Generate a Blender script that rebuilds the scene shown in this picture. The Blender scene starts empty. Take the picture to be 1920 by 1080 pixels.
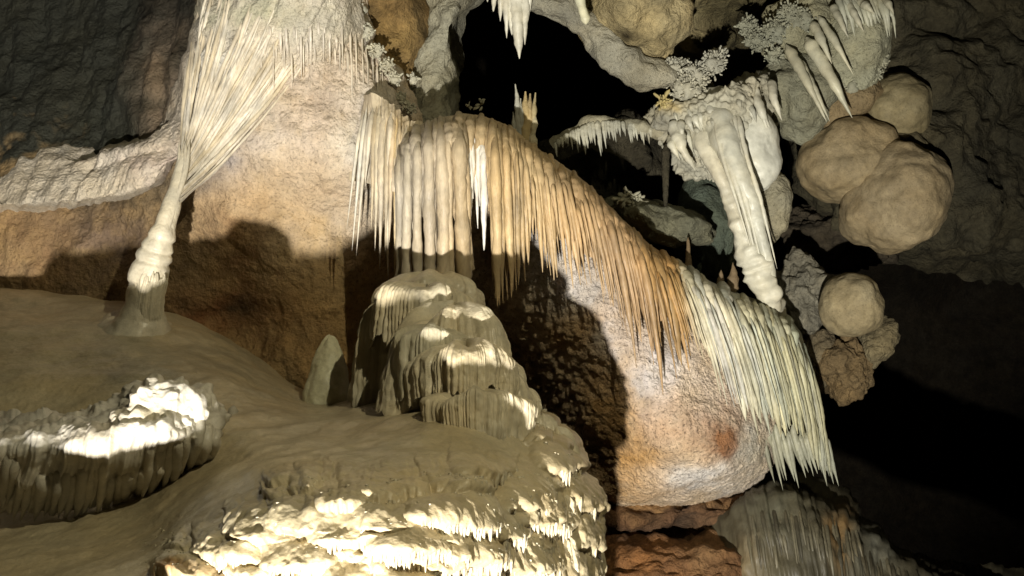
import bpy, math, random
import numpy as np
from mathutils import Vector

random.seed(7)
RNG = np.random.default_rng(7)
scene = bpy.context.scene
COL = scene.collection

# ------------------------------------------------------------------ camera
F = 1730.0                      # focal length in photograph pixels (1920 wide)
CAM = np.array([0.0, 0.0, 1.6])
PITCH = math.radians(14)
RIGHT = np.array([1.0, 0.0, 0.0])
FWD = np.array([0.0, math.cos(PITCH), math.sin(PITCH)])
UP = np.array([0.0, -math.sin(PITCH), math.cos(PITCH)])
cd = bpy.data.cameras.new('camera')
cam = bpy.data.objects.new('camera', cd)
COL.objects.link(cam)
cam.location = CAM
cam.rotation_euler = (math.pi / 2 + PITCH, 0, 0)
cd.sensor_width = 36
cd.lens = 36 * F / 1920
cd.clip_end = 200
cd.clip_start = 0.02
scene.camera = cam


def P(px, py, D):
    """a point D metres in front of the viewpoint, from its place in the photograph"""
    px, py, D = np.broadcast_arrays(np.asarray(px, float), np.asarray(py, float), np.asarray(D, float))
    return (CAM + RIGHT * (D * (px - 960) / F)[..., None] + UP * (D * (540 - py) / F)[..., None] + FWD * D[..., None])


def C3(x, u, d):
    return CAM + RIGHT * x + UP * u + FWD * d


def unP(W):
    R = W - CAM
    D = R @ FWD
    return 960 + F * (R @ RIGHT) / D, 540 - F * (R @ UP) / D, D


# ------------------------------------------------------------------ world and lamps
w = bpy.data.worlds.new('World')
scene.world = w
w.use_nodes = True
w.node_tree.nodes['Background'].inputs[0].default_value = (0.60, 0.62, 0.45, 1)
w.node_tree.nodes['Background'].inputs[1].default_value = 0.004
scene.view_settings.view_transform = 'Standard'
scene.view_settings.look = 'None'
scene.view_settings.exposure = 0
scene.view_settings.gamma = 1
scene.view_settings.use_curve_mapping = False
scene.cycles.max_bounces = 4
scene.cycles.diffuse_bounces = 3


def lamp(name, pos, target, power, color, radius, cone=None, blend=0.5):
    l = bpy.data.lights.new(name, 'SPOT' if cone else 'POINT')
    l.energy = power
    l.color = color
    l.shadow_soft_size = radius
    if cone:
        l.spot_size = math.radians(cone)
        l.spot_blend = blend
    o = bpy.data.objects.new(name, l)
    COL.objects.link(o)
    o.location = pos
    o.rotation_euler = (Vector(target) - Vector(pos)).to_track_quat('-Z', 'Y').to_euler()
    return o


# the cave's floodlight, low and left of the viewer, and a weaker yellow lamp high on the right
lamp('floodlight', C3(-0.48, -1.64, -1.4), P(640, 590, 4.5), 2600, (1.0, 0.94, 0.83), 0.05, 80, 0.85)
lamp('path_lamp', C3(1.3, 2.4, 0.5), P(560, 760, 4.0), 270, (1.0, 0.90, 0.60), 0.03, 74, 0.9)

# ------------------------------------------------------------------ noise


def _h(ix, iy, iz, s):
    n = (ix.astype(np.int64) * 73856093) ^ (iy.astype(np.int64) * 19349663) ^ (iz.astype(np.int64) * 83492791) ^ (s * 2654435761)
    n = n & 0xffffffff
    n = ((n ^ (n >> 15)) * 0x2c1b3c6d) & 0xffffffff
    n = ((n ^ (n >> 12)) * 0x297a2d39) & 0xffffffff
    n = n ^ (n >> 15)
    return (n & 0xffffff).astype(np.float32) / 0xffffff


def vnoise(p, s=0):
    i = np.floor(p)
    f = (p - i)
    f = f * f * f * (f * (f * 6 - 15) + 10)
    i = i.astype(np.int64)
    x, y, z = i[..., 0], i[..., 1], i[..., 2]
    fx, fy, fz = f[..., 0], f[..., 1], f[..., 2]
    r = 0
    for dx in (0, 1):
        for dy in (0, 1):
            for dz in (0, 1):
                r = r + _h(x + dx, y + dy, z + dz, s) * (fx if dx else 1 - fx) * (fy if dy else 1 - fy) * (fz if dz else 1 - fz)
    return r * 2 - 1


def fbm(p, scale, octv=4, s=0, gain=0.5):
    p = np.asarray(p) * scale
    r, a = 0, 1.0
    for k in range(octv):
        r = r + a * vnoise(p * (2.03 ** k) + 17.3 * k, s + k)
        a *= gain
    return r


def worley(p, scale, s=0):
    """distance to the nearest of scattered points, in cells"""
    p = np.asarray(p) * scale
    i = np.floor(p).astype(np.int64)
    best = np.full(p.shape[:-1], 9.0)
    for dx in (-1, 0, 1):
        for dy in (-1, 0, 1):
            for dz in (-1, 0, 1):
                a, b, c = i[..., 0] + dx, i[..., 1] + dy, i[..., 2] + dz
                d = (a + _h(a, b, c, s) - p[..., 0]) ** 2 + (b + _h(a, b, c, s + 1) - p[..., 1]) ** 2 + (c + _h(a, b, c, s + 2) - p[..., 2]) ** 2
                best = np.minimum(best, d)
    return np.sqrt(best)


# ------------------------------------------------------------------ materials
def rock(name, rough=0.62, grain=90, bump=0.35, dist=0.01, mottle=0.35, speck=0.0, spec=0.35, coat=0.0, streak=None, sss=0.0, speckscale=120):
    m = bpy.data.materials.new(name)
    m.use_nodes = True
    nt = m.node_tree
    N, L = nt.nodes, nt.links
    b = N['Principled BSDF']
    b.inputs['Roughness'].default_value = rough
    b.inputs['Specular IOR Level'].default_value = spec
    b.inputs['Coat Weight'].default_value = coat
    b.inputs['Coat Roughness'].default_value = 0.25
    if sss:
        b.inputs['Subsurface Weight'].default_value = sss
        b.inputs['Subsurface Radius'].default_value = (0.02, 0.014, 0.008)
        b.inputs['Subsurface Scale'].default_value = 1.0
    a = N.new('ShaderNodeAttribute')
    a.attribute_name = 'Col'
    tc = N.new('ShaderNodeTexCoord')
    co = tc.outputs['Object']

    def noise(scale, detail=5, rgh=0.6, vec=None):
        n = N.new('ShaderNodeTexNoise')
        n.inputs['Scale'].default_value = scale
        n.inputs['Detail'].default_value = detail
        n.inputs['Roughness'].default_value = rgh
        L.new(vec or co, n.inputs['Vector'])
        return n.outputs['Fac']

    def ramp(x, lo, hi, v0, v1):
        r = N.new('ShaderNodeMapRange')
        r.inputs['From Min'].default_value = lo
        r.inputs['From Max'].default_value = hi
        r.inputs['To Min'].default_value = v0
        r.inputs['To Max'].default_value = v1
        L.new(x, r.inputs['Value'])
        return r.outputs[0]

    def mul(x, y):
        r = N.new('ShaderNodeMath')
        r.operation = 'MULTIPLY'
        L.new(x, r.inputs[0])
        L.new(y, r.inputs[1])
        return r.outputs[0]
    vec = co
    if streak:
        mp = N.new('ShaderNodeMapping')
        mp.inputs['Scale'].default_value = streak
        L.new(co, mp.inputs['Vector'])
        vec = mp.outputs[0]
    f = mul(ramp(noise(7, 6), 0.3, 0.7, 1 - mottle, 1 + mottle * 0.6), ramp(noise(38, 4, 0.6, vec), 0.3, 0.7, 1 - mottle * 0.6, 1 + mottle * 0.4))
    if speck:
        f = mul(f, ramp(noise(speckscale, 3, 0.7), 0.32, 0.46, 1 - speck, 1.0))
    vm = N.new('ShaderNodeVectorMath')
    vm.operation = 'SCALE'
    L.new(a.outputs['Color'], vm.inputs[0])
    L.new(f, vm.inputs['Scale'])
    # warm and cool drift of the mineral colour
    mx = N.new('ShaderNodeMix')
    mx.data_type = 'RGBA'
    mx.blend_type = 'MULTIPLY'
    L.new(ramp(noise(3.3, 5), 0.4, 0.62, 0, 0.6), mx.inputs['Factor'])
    L.new(vm.outputs[0], mx.inputs['A'])
    mx.inputs['B'].default_value = (1.0, 0.92, 0.78, 1)
    L.new(mx.outputs['Result'], b.inputs['Base Color'])
    L.new(ramp(noise(25, 3), 0.3, 0.7, rough - 0.12, rough + 0.15), b.inputs['Roughness'])
    bp = N.new('ShaderNodeBump')
    bp.inputs['Strength'].default_value = bump
    bp.inputs['Distance'].default_value = dist
    ad = N.new('ShaderNodeMath')
    ad.operation = 'ADD'
    L.new(noise(grain, 5, 0.65, vec), ad.inputs[0])
    L.new(noise(grain * 0.35, 3, 0.6, vec), ad.inputs[1])
    L.new(ad.outputs[0], bp.inputs['Height'])
    L.new(bp.outputs[0], b.inputs['Normal'])
    return m


M_WALL = rock('weathered_calcite_wall', 0.7, 62, 0.9, 0.022, 0.24, 0.42, 0.25, speckscale=75)
M_BELLY = rock('speckled_calcite', 0.74, 60, 1.0, 0.026, 0.25, 0.62, 0.2, speckscale=62)
M_FLOW = rock('smooth_flowstone', 0.5, 70, 0.25, 0.008, 0.22, 0.0, 0.4, 0.08, None, 0.0)
M_WET = rock('wet_flowstone', 0.40, 70, 0.45, 0.009, 0.2, 0.15, 0.5, 0.22)
M_RIB = rock('ribbed_flowstone', 0.5, 60, 0.4, 0.008, 0.30, 0.0, 0.4, 0.06, (2.4, 2.4, 0.35))
M_ROCK = rock('rough_cave_rock', 0.8, 45, 0.9, 0.03, 0.45, 0.35, 0.2)
M_BOULDER = rock('boulder_stone', 0.7, 90, 0.5, 0.012, 0.3, 0.3, 0.25)
M_CORAL = rock('cave_coral', 0.7, 80, 0.6, 0.01, 0.25, 0.0, 0.25)


# ------------------------------------------------------------------ mesh helpers
def make(name, V, Fq, cols, mat, parent=None, kind=None, smooth=True):
    """V (n,3) world points, Fq (m,4) quads or (m,3) tris"""
    V = np.asarray(V, np.float32).reshape(-1, 3)
    Fq = np.asarray(Fq, np.int32)
    me = bpy.data.meshes.new(name)
    k = Fq.shape[1]
    me.vertices.add(len(V))
    me.vertices.foreach_set('co', V.ravel())
    me.loops.add(Fq.size)
    me.loops.foreach_set('vertex_index', Fq.ravel())
    me.polygons.add(len(Fq))
    me.polygons.foreach_set('loop_start', np.arange(0, Fq.size, k, dtype=np.int32))
    me.polygons.foreach_set('loop_total', np.full(len(Fq), k, np.int32))
    me.update(calc_edges=True)
    me.validate()
    me.polygons.foreach_set('use_smooth', np.full(len(me.polygons), smooth))
    at = me.color_attributes.new('Col', 'FLOAT_COLOR', 'POINT')
    c = np.ones((len(V), 4), np.float32)
    c[:, :3] = np.broadcast_to(np.asarray(cols, np.float32).reshape(-1, 3), (len(V), 3))
    at.data.foreach_set('color', np.clip(c, 0, 1).ravel())
    me.materials.append(mat)
    o = bpy.data.objects.new(name, me)
    COL.objects.link(o)
    if parent is not None:
        o.parent = parent
        o.matrix_parent_inverse = parent.matrix_world.inverted()
    if kind:
        o['kind'] = kind
    return o


def root(name, at, label, cat, group=None):
    o = bpy.data.objects.new(name, None)
    o.empty_display_size = 0.1
    o.location = at
    COL.objects.link(o)
    bpy.context.view_layer.update()
    o['label'] = label
    o['category'] = cat
    if group:
        o['group'] = group
    return o


def tag(o, label, cat, group=None):
    o['label'] = label
    o['category'] = cat
    if group:
        o['group'] = group
    return o


def gridfaces(nv, nu, wrap=False):
    i = np.arange(nv - 1)[:, None]
    j = np.arange(nu if wrap else nu - 1)[None, :]
    a = i * nu + j
    b = i * nu + (j + 1) % nu
    return np.stack([a, b, b + nu, a + nu], -1).reshape(-1, 4)


def catmull(pts, n):
    pts = np.asarray(pts, float)
    m = len(pts)
    if m == 2:
        t = np.linspace(0, 1, n)[:, None]
        return pts[0] * (1 - t) + pts[1] * t
    # chord-length spacing so that samples are even
    ext = np.vstack([2 * pts[0] - pts[1], pts, 2 * pts[-1] - pts[-2]])
    t = np.linspace(0, m - 1, max(n, 8 * m))
    k = np.minimum(t.astype(int), m - 2)
    u = (t - k)[:, None]
    p0, p1, p2, p3 = ext[k], ext[k + 1], ext[k + 2], ext[k + 3]
    q = 0.5 * ((2 * p1) + (-p0 + p2) * u + (2 * p0 - 5 * p1 + 4 * p2 - p3) * u ** 2 + (-p0 + 3 * p1 - 3 * p2 + p3) * u ** 3)
    d = np.r_[0, np.cumsum(np.linalg.norm(np.diff(q[:, :], axis=0), axis=1) + 1e-9)]
    s = np.linspace(0, d[-1], n)
    return np.stack([np.interp(s, d, q[:, c]) for c in range(q.shape[1])], -1)


SURF = {}


def paint(x, y, W, base, stains, seed=0, warp=18):
    c = np.broadcast_to(np.asarray(base, float), x.shape + (3,)).copy()
    nx = fbm(W, 5.0, 3, 50 + seed) * warp
    ny = fbm(W, 5.0, 3, 70 + seed) * warp
    brk = fbm(W, 14.0, 3, 90 + seed)
    for (sx, sy, rx, ry, col, st) in stains:
        d = ((x + nx - sx) / rx) ** 2 + ((y + ny - sy) / ry) ** 2
        wgt = np.clip(st * np.exp(-d) * (1 + 0.45 * brk), 0, 1)[..., None]
        c = c * (1 - wgt) + np.asarray(col) * wgt
    return c


def loft(name, rails, nu, nv, mat, base, stains=(), disp=None, parent=None, kind=None, seed=0, warp=18, ybreak=None):
    """a rock surface through rails of (photo x, photo y, metres)"""
    R = np.stack([catmull(r, nu) for r in rails])          # rails, nu, 3
    G = np.stack([catmull(R[:, j], nv) for j in range(nu)], 1)     # nv, nu, 3
    if ybreak:
        # spend most rows above the given height, few far below it
        k = int(np.searchsorted(G[:, nu // 2, 1], ybreak))
        keep = np.r_[np.arange(k), np.arange(k, nv, 12)]
        if keep[-1] != nv - 1:
            keep = np.r_[keep, nv - 1]
        G = G[keep]
        nv = len(keep)
    x, y, D = G[..., 0], G[..., 1], G[..., 2]
    W = P(x, y, D)
    gu = np.gradient(W, axis=1)
    gv = np.gradient(W, axis=0)
    n = np.cross(gu, gv)
    n /= np.linalg.norm(n, axis=-1, keepdims=True) + 1e-9
    s = np.sign(((CAM - W) * n).sum(-1).mean())
    n *= s if s else 1
    if disp is not None:
        W = W + n * disp(W, x, y)[..., None]
    c = paint(x, y, W, base, stains, seed, warp)
    X, Y, DD = unP(W)
    SURF[name] = (X.ravel(), Y.ravel(), DD.ravel())
    return make(name, W, gridfaces(nv, nu), c, mat, parent, kind)


def depth(name, px, py):
    X, Y, D = SURF[name]
    k = np.argmin((X - px) ** 2 + (Y - py) ** 2)
    return D[k]


def tube(name, path, radii, mat, col, parent=None, kind=None, sides=12, lump=0.12, flat=1.0, lumpscale=30, seed=0, rings=None, cols_end=None, endcap=True):
    """a tapering stone rod along world points"""
    path = np.asarray(path, float)
    n = len(path)
    T = np.gradient(path, axis=0)
    T /= np.linalg.norm(T, axis=1, keepdims=True) + 1e-9
    v = path - CAM
    A = np.cross(T, v)
    A /= np.linalg.norm(A, axis=1, keepdims=True) + 1e-9
    B = np.cross(A, T)
    th = np.linspace(0, 2 * np.pi, sides, endpoint=False)
    r = np.broadcast_to(np.asarray(radii, float), (n,))
    ring = (np.cos(th)[None, :, None] * A[:, None] + np.sin(th)[None, :, None] * B[:, None] * flat)
    base = path[:, None] + ring * r[:, None, None]
    nz = fbm(base, lumpscale, 3, 300 + seed)
    W = path[:, None] + ring * (r[:, None] * (1 + lump * nz))[..., None]
    cc = np.broadcast_to(np.asarray(col, float), W.shape).copy()
    if cols_end is not None:
        t = np.linspace(0, 1, n)[:, None, None]
        cc = cc * (1 - t) + np.asarray(cols_end) * t
    cc *= (1 + 0.10 * fbm(base, 9, 3, 400 + seed))[..., None]
    return make(name, W, gridfaces(n, sides, True), cc, mat, parent, kind)


def bez(p0, p1, p2, n):
    t = np.linspace(0, 1, n)[:, None]
    p0, p1, p2 = map(lambda q: np.asarray(q, float), (p0, p1, p2))
    return (1 - t) ** 2 * p0 + 2 * t * (1 - t) * p1 + t * t * p2


def taper(n, R, tip=0.35, root=1.0, sharp=0.8, end=0.04, rnd=None, wob=0.12):
    t = np.linspace(0, 1, n)
    r = R * (1 + (root - 1) * np.exp(-t * 9))
    r = r * np.clip(((1 - t) / tip), 0, 1) ** sharp
    if rnd is not None:
        ph = rnd.random(4) * 6.28
        r = r * (1 + wob * (np.sin(t * 9 + ph[0]) * 0.5 + np.sin(t * 21 + ph[1]) * 0.3 + np.sin(t * 40 + ph[2]) * 0.2))
    r = np.maximum(r, R * end)
    return r * np.clip(0.12 + t * 9, 0, 1)


def stalactite(name, pts, Rpx, mat, col, parent=None, n=26, sides=10, tip=0.4, rootw=1.3, lump=0.12, seed=0, flat=1.0, wob=0.12, sharp=0.8, end=0.04, **k):
    """pts: (photo x, y, metres) control points; Rpx: radius in photograph pixels at that depth"""
    c = catmull(pts, n)
    W = P(c[:, 0], c[:, 1], c[:, 2])
    rr = taper(n, 1.0, tip, rootw, sharp, end, np.random.default_rng(seed + 11), wob) * Rpx * c[:, 2] / F
    return tube(name, W, rr, mat, col, parent, sides=sides, lump=lump, seed=seed, flat=flat, **k)


def blob(name, px, py, D, rx, ry, rd, mat, col, parent=None, kind=None, amp=0.12, scale=3.0, res=90, stains=(), rot=0.0, fine=0.0, seed=0, finescale=40, ridge=None):
    """a rounded rock: radii in photo pixels across and up, metres in depth"""
    nu, nv = res * 2, res
    th = np.linspace(0, 2 * np.pi, nu, endpoint=False)[None, :]
    ph = np.linspace(0.001, np.pi - 0.001, nv)[:, None]
    sx, sy, sz = np.sin(ph) * np.cos(th), np.cos(ph) + 0 * th, np.sin(ph) * np.sin(th)
    c, s = math.cos(rot), math.sin(rot)
    k = D / F
    lx, ly, lz = sx * rx * k, sy * ry * k, sz * rd
    lx, ly = lx * c - ly * s, lx * s + ly * c
    o = P(px, py, D)
    Wd = RIGHT * lx[..., None] + UP * ly[..., None] + FWD * lz[..., None]
    W = o + Wd
    f = 1 + amp * fbm(W, scale, 4, 500 + seed)
    if fine:
        f = f + fine * (0.5 - worley(W, finescale, 600 + seed))
    if ridge:
        f = f + ridge[1] * np.abs(np.sin(th * ridge[0] + 3 * fbm(W, 4, 2, 9)))
    W = o + Wd * f[..., None]
    X, Y, _ = unP(W)
    c = paint(X, Y, W, col, stains, seed, 10)
    return make(name, W, gridfaces(nv, nu, True), c, mat, parent, kind)


def coral(name, spots, mat, col, parent=None, kind=None, size=6, n=60, spread=18, seed=0, spiky=1.0, mult=1):
    """cave popcorn: many little nodules and stubs growing on one another"""
    r = np.random.default_rng(seed)
    Vs, Fs, Cs, off = [], [], [], 0
    th = np.linspace(0, 2 * np.pi, 7, endpoint=False)
    for (px, py, D, sp, m) in spots:
        if sp > 5:
            tn = np.linspace(0, 2 * np.pi, 26, endpoint=False)[None, :]
            pn = np.linspace(0.01, np.pi - 0.01, 18)[:, None]
            dv = (np.sin(pn) * np.cos(tn))[..., None] * RIGHT + (np.cos(pn) + 0 * tn)[..., None] * UP + (np.sin(pn) * np.sin(tn))[..., None] * FWD
            o = P(px, py, D + 0.03)
            rad = sp * 1.35 * D / F
            Wc = o + dv * rad
            Wc = o + dv * (rad * (1 + 0.35 * fbm(Wc, 30, 3, seed) + 0.35 * (0.5 - worley(Wc, 70, seed))))[..., None]
            Vs.append(Wc.reshape(-1, 3)); Fs.append(gridfaces(18, 26, True) + off); off += 18 * 26
            Cs.append(np.broadcast_to(np.asarray(col) * 0.85, (18 * 26, 3)))
        for _ in range(int(m * mult)):
            dirv = RIGHT * r.normal() + UP * (r.normal() + 0.15) - FWD * abs(r.normal()) * 0.8
            dirv /= np.linalg.norm(dirv)
            q0 = P(px, py, D + 0.03) + dirv * (sp * r.uniform(0.8, 1.7) * D / F)
            x, y, d = unP(q0)
            x = x + r.normal() * sp * 0.25
            y = y + r.normal() * sp * 0.25
            dirv = dirv + (RIGHT * r.normal() + UP * r.normal()) * 0.35
            dirv /= np.linalg.norm(dirv)
            a = np.cross(dirv, [0.3, 0.5, 0.8]); a /= np.linalg.norm(a)
            b = np.cross(dirv, a)
            k = d / F
            R = size * k * r.uniform(0.5, 1.25)
            Ln = R * r.uniform(1.2, 3.2) * spiky
            o = P(x, y, d)
            rings = []
            for t, q in ((-.2, .6), (0.15, .8), (0.5, .75 + .3 * r.random()), (0.75, .7 + .35 * r.random()), (0.93, .5), (1.0, .08)):
                rings.append(o + dirv * Ln * t + (np.cos(th)[:, None] * a + np.sin(th)[:, None] * b) * R * q * (1 + 0.25 * r.normal(size=(7, 1))))
            V = np.concatenate(rings)
            Vs.append(V); Fs.append(gridfaces(6, 7, True) + off); off += len(V)
            Cs.append(np.broadcast_to(np.asarray(col) * r.uniform(0.8, 1.15), V.shape))
    return make(name, np.concatenate(Vs), np.concatenate(Fs), np.concatenate(Cs), mat, parent, kind or 'stuff')


# palette (real mineral colours)
WHITE = (0.70, 0.68, 0.62)
CREAM = (0.62, 0.56, 0.44)
BEIGE = (0.52, 0.45, 0.33)
PINK = (0.64, 0.52, 0.47)
PALE = (0.74, 0.68, 0.59)
TAN = (0.50, 0.37, 0.22)
ORANGE = (0.50, 0.30, 0.13)
RUST = (0.30, 0.14, 0.06)
BROWN = (0.20, 0.13, 0.07)
DARK = (0.06, 0.05, 0.035)
OLIVE = (0.34, 0.33, 0.22)
GREY = (0.36, 0.36, 0.31)

# ================================================================== SETTING
# the chamber round everything, viewer included


def chamber():
    nu, nv = 220, 130
    th = np.linspace(0, 2 * np.pi, nu, endpoint=False)[None, :]
    ph = np.linspace(0.001, np.pi - 0.001, nv)[:, None]
    d = np.stack([np.sin(ph) * np.cos(th), np.sin(ph) * np.sin(th), np.cos(ph) + 0 * th], -1)
    W = np.array([0, 5.0, 2.0]) + d * np.array([9.0, 12.0, 6.0])
    f = 1 + 0.10 * fbm(W, 0.35, 5, 3)
    W = np.array([0, 5.0, 2.0]) + d * np.array([9.0, 12.0, 6.0]) * f[..., None]
    W[..., 2] = np.maximum(W[..., 2], -1.6 + 0.15 * fbm(W, 0.8, 3, 8))
    c = np.array(DARK) * (0.8 + 0.3 * fbm(W, 1.0, 3, 5))[..., None]
    return make('cave_chamber', W, gridfaces(nv, nu, True), c, M_ROCK, kind='structure')


chamber()

# left wall, pale pinkish above and orange brown below
wall_rails = [
    [(-260, -160, 5.9), (60, -160, 5.8), (240, -160, 5.6), (360, -160, 5.2), (480, -160, 4.95), (600, -150, 4.9), (690, -120, 5.0), (745, -100, 5.4)],
    [(-260, 40, 5.8), (60, 40, 5.7), (230, 40, 5.5), (350, 40, 5.1), (470, 30, 4.80), (590, 35, 4.75), (680, 60, 4.85), (730, 60, 5.3)],
    [(-260, 180, 5.6), (40, 180, 5.5), (210, 180, 5.35), (320, 180, 5.0), (450, 180, 4.72), (590, 180, 4.66), (700, 180, 4.74), (775, 190, 5.1)],
    [(-260, 300, 5.4), (40, 300, 5.25), (210, 300, 5.15), (330, 300, 4.9), (450, 300, 4.70), (580, 300, 4.66), (700, 300, 4.72), (800, 300, 5.0)],
    [(-260, 400, 5.3), (60, 400, 5.15), (220, 400, 5.1), (330, 400, 4.92), (440, 400, 4.76), (570, 400, 4.86), (700, 400, 4.92), (820, 400, 5.2)],
    [(-260, 500, 5.25), (60, 500, 5.1), (220, 500, 5.05), (330, 500, 4.95), (430, 500, 4.90), (560, 500, 4.84), (680, 510, 4.92), (830, 510, 5.4)],
    [(-260, 600, 5.2), (60, 600, 5.1), (220, 600, 5.0), (330, 600, 5.0), (430, 600, 5.02), (560, 600, 4.86), (680, 610, 4.92), (830, 620, 5.4)],
    [(-260, 700, 5.1), (60, 700, 5.0), (220, 700, 4.95), (330, 700, 4.95), (430, 700, 4.90), (560, 700, 4.80), (680, 710, 4.85), (830, 720, 5.3)],
    [(-260, 860, 5.0), (60, 860, 5.0), (220, 860, 4.95), (330, 860, 4.9), (430, 860, 4.85), (560, 860, 4.8), (680, 860, 4.8), (830, 860, 5.2)],
]


def wall_disp(W, x, y):
    h = 0.050 * fbm(W, 2.2, 4, 11) + 0.010 * fbm(W, 14, 3, 12)
    h += 0.006 * (0.5 - worley(W, 42, 13)) * np.clip(1.2 - 0.5 * fbm(W, 3, 2, 4), 0, 2)
    # deep folds of the left face
    up = np.clip((430 - y) / 200, 0, 1) * np.clip((430 - x) / 100, 0, 1)
    h += up * 0.07 * np.abs(fbm(W * np.array([1, 1, 0.45]), 4.0, 3, 21))
    # vertical runnels on the upper face
    run = np.clip((260 - y) / 160, 0, 1) * np.clip((x - 520) / 60, 0, 1)
    h += run * 0.018 * fbm(W * np.array([6.0, 1.0, 0.7]), 5.5, 3, 31)
    return h


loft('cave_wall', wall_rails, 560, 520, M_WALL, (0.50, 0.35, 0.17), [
    (560, 120, 230, 220, PALE, 1.0), (610, 250, 190, 150, (0.76, 0.66, 0.56), 1.0), (460, 365, 130, 60, (0.68, 0.50, 0.29), 0.9),
    (600, 200, 50, 70, (0.58, 0.44, 0.32), 0.6), (690, 300, 50, 110, WHITE, 1.0), (420, 290, 60, 60, (0.60, 0.54, 0.52), 0.9),
    (570, 340, 90, 50, (0.62, 0.48, 0.33), 0.8),
    (430, 460, 80, 90, (0.26, 0.14, 0.06), 0.7), (420, 590, 120, 50, (0.33, 0.13, 0.05), 0.9), (450, 580, 40, 30, (0.05, 0.03, 0.02), 0.9),
    (560, 650, 140, 80, (0.46, 0.30, 0.14), 0.7), (330, 520, 60, 80, (0.36, 0.25, 0.13), 0.6),
    (200, 450, 130, 90, (0.22, 0.16, 0.12), 0.9), (60, 470, 120, 120, (0.34, 0.22, 0.12), 0.7),
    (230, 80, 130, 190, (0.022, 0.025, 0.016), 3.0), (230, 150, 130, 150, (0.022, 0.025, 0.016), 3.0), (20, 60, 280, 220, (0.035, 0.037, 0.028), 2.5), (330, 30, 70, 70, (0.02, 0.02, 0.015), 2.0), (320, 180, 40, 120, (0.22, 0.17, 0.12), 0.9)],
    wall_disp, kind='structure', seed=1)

# wall under the arched drapery: a swollen pinkish belly
belly_rails = [
    [(820, 240, 4.9), (900, 250, 4.65), (980, 290, 4.50), (1060, 340, 4.50), (1150, 430, 4.55), (1230, 500, 4.62), (1330, 560, 4.75), (1420, 600, 4.95), (1480, 640, 5.4)],
    [(820, 380, 5.0), (900, 380, 4.75), (970, 400, 4.58), (1050, 440, 4.50), (1140, 520, 4.50), (1230, 590, 4.55), (1330, 650, 4.66), (1430, 690, 4.85), (1500, 720, 5.3)],
    [(820, 500, 5.3), (900, 500, 4.95), (970, 520, 4.68), (1050, 560, 4.55), (1130, 620, 4.50), (1230, 680, 4.50), (1330, 730, 4.58), (1430, 760, 4.75), (1505, 780, 5.2)],
    [(830, 620, 5.7), (900, 630, 5.3), (970, 640, 4.95), (1050, 670, 4.72), (1130, 720, 4.58), (1230, 760, 4.48), (1330, 790, 4.50), (1430, 810, 4.70), (1490, 820, 5.15)],
    [(850, 740, 5.9), (920, 750, 5.6), (990, 760, 5.25), (1060, 790, 4.95), (1140, 820, 4.68), (1230, 840, 4.52), (1330, 850, 4.50), (1410, 860, 4.68), (1460, 860, 5.0)],
    [(880, 860, 5.9), (940, 870, 5.7), (1010, 880, 5.4), (1080, 890, 5.0), (1150, 900, 4.80), (1230, 905, 4.62), (1320, 900, 4.60), (1390, 895, 4.75), (1440, 885, 5.0)],
    [(880, 930, 5.9), (940, 930, 5.7), (1010, 930, 5.4), (1090, 935, 5.15), (1150, 942, 5.00), (1230, 938, 4.85), (1310, 925, 4.85), (1380, 915, 4.95), (1420, 905, 5.2)],
    [(880, 960, 5.9), (940, 960, 5.8), (1010, 960, 5.6), (1090, 965, 5.45), (1150, 975, 5.40), (1230, 965, 5.35), (1310, 950, 5.35), (1380, 930, 5.4), (1420, 920, 5.5)],
]


def belly_disp(W, x, y):
    h = 0.03 * fbm(W, 3, 3, 41) + 0.006 * fbm(W, 20, 3, 42)
    pop = np.clip((1180 - x) / 120, 0.25, 1.0)
    h += pop * 0.040 * (0.55 - worley(W * np.array([1, 1, 1.25]), 19, 43)) + 0.006 * (0.5 - worley(W, 55, 44))
    return h


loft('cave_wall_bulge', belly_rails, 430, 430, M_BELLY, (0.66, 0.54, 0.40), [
    (1150, 560, 110, 120, (0.68, 0.60, 0.54), 0.8),
    (1090, 600, 70, 60, (0.66, 0.42, 0.18), 1.0), (1165, 740, 70, 120, (0.68, 0.42, 0.17), 1.0), (1200, 880, 90, 50, (0.62, 0.36, 0.12), 1.0),
    (1010, 470, 60, 60, (0.72, 0.69, 0.66), 1.5), (1085, 535, 55, 45, (0.72, 0.68, 0.65), 1.3), (1150, 620, 42, 60, (0.70, 0.64, 0.61), 1.1), (1235, 700, 60, 80, (0.72, 0.66, 0.63), 1.3), (1300, 790, 60, 50, (0.68, 0.58, 0.50), .8),
    (1350, 820, 38, 40, (0.30, 0.13, 0.05), 1.3), (1320, 900, 90, 28, (0.68, 0.64, 0.60), 1.0), (1420, 840, 50, 50, (0.55, 0.52, 0.45), 0.9),
    (1250, 795, 60, 50, (0.57, 0.38, 0.24), 0.7), (930, 460, 60, 90, (0.12, 0.08, 0.05), 1.0), (960, 700, 110, 160, (0.26, 0.18, 0.10), 1.0),  # the two dark brown spots paint the recess's shadow into the wall colour
    (1060, 860, 100, 90, (0.16, 0.10, 0.06), 0.9)],  # painted shade too, low in the recess right of the mound
    belly_disp, kind='structure', seed=2)

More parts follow.
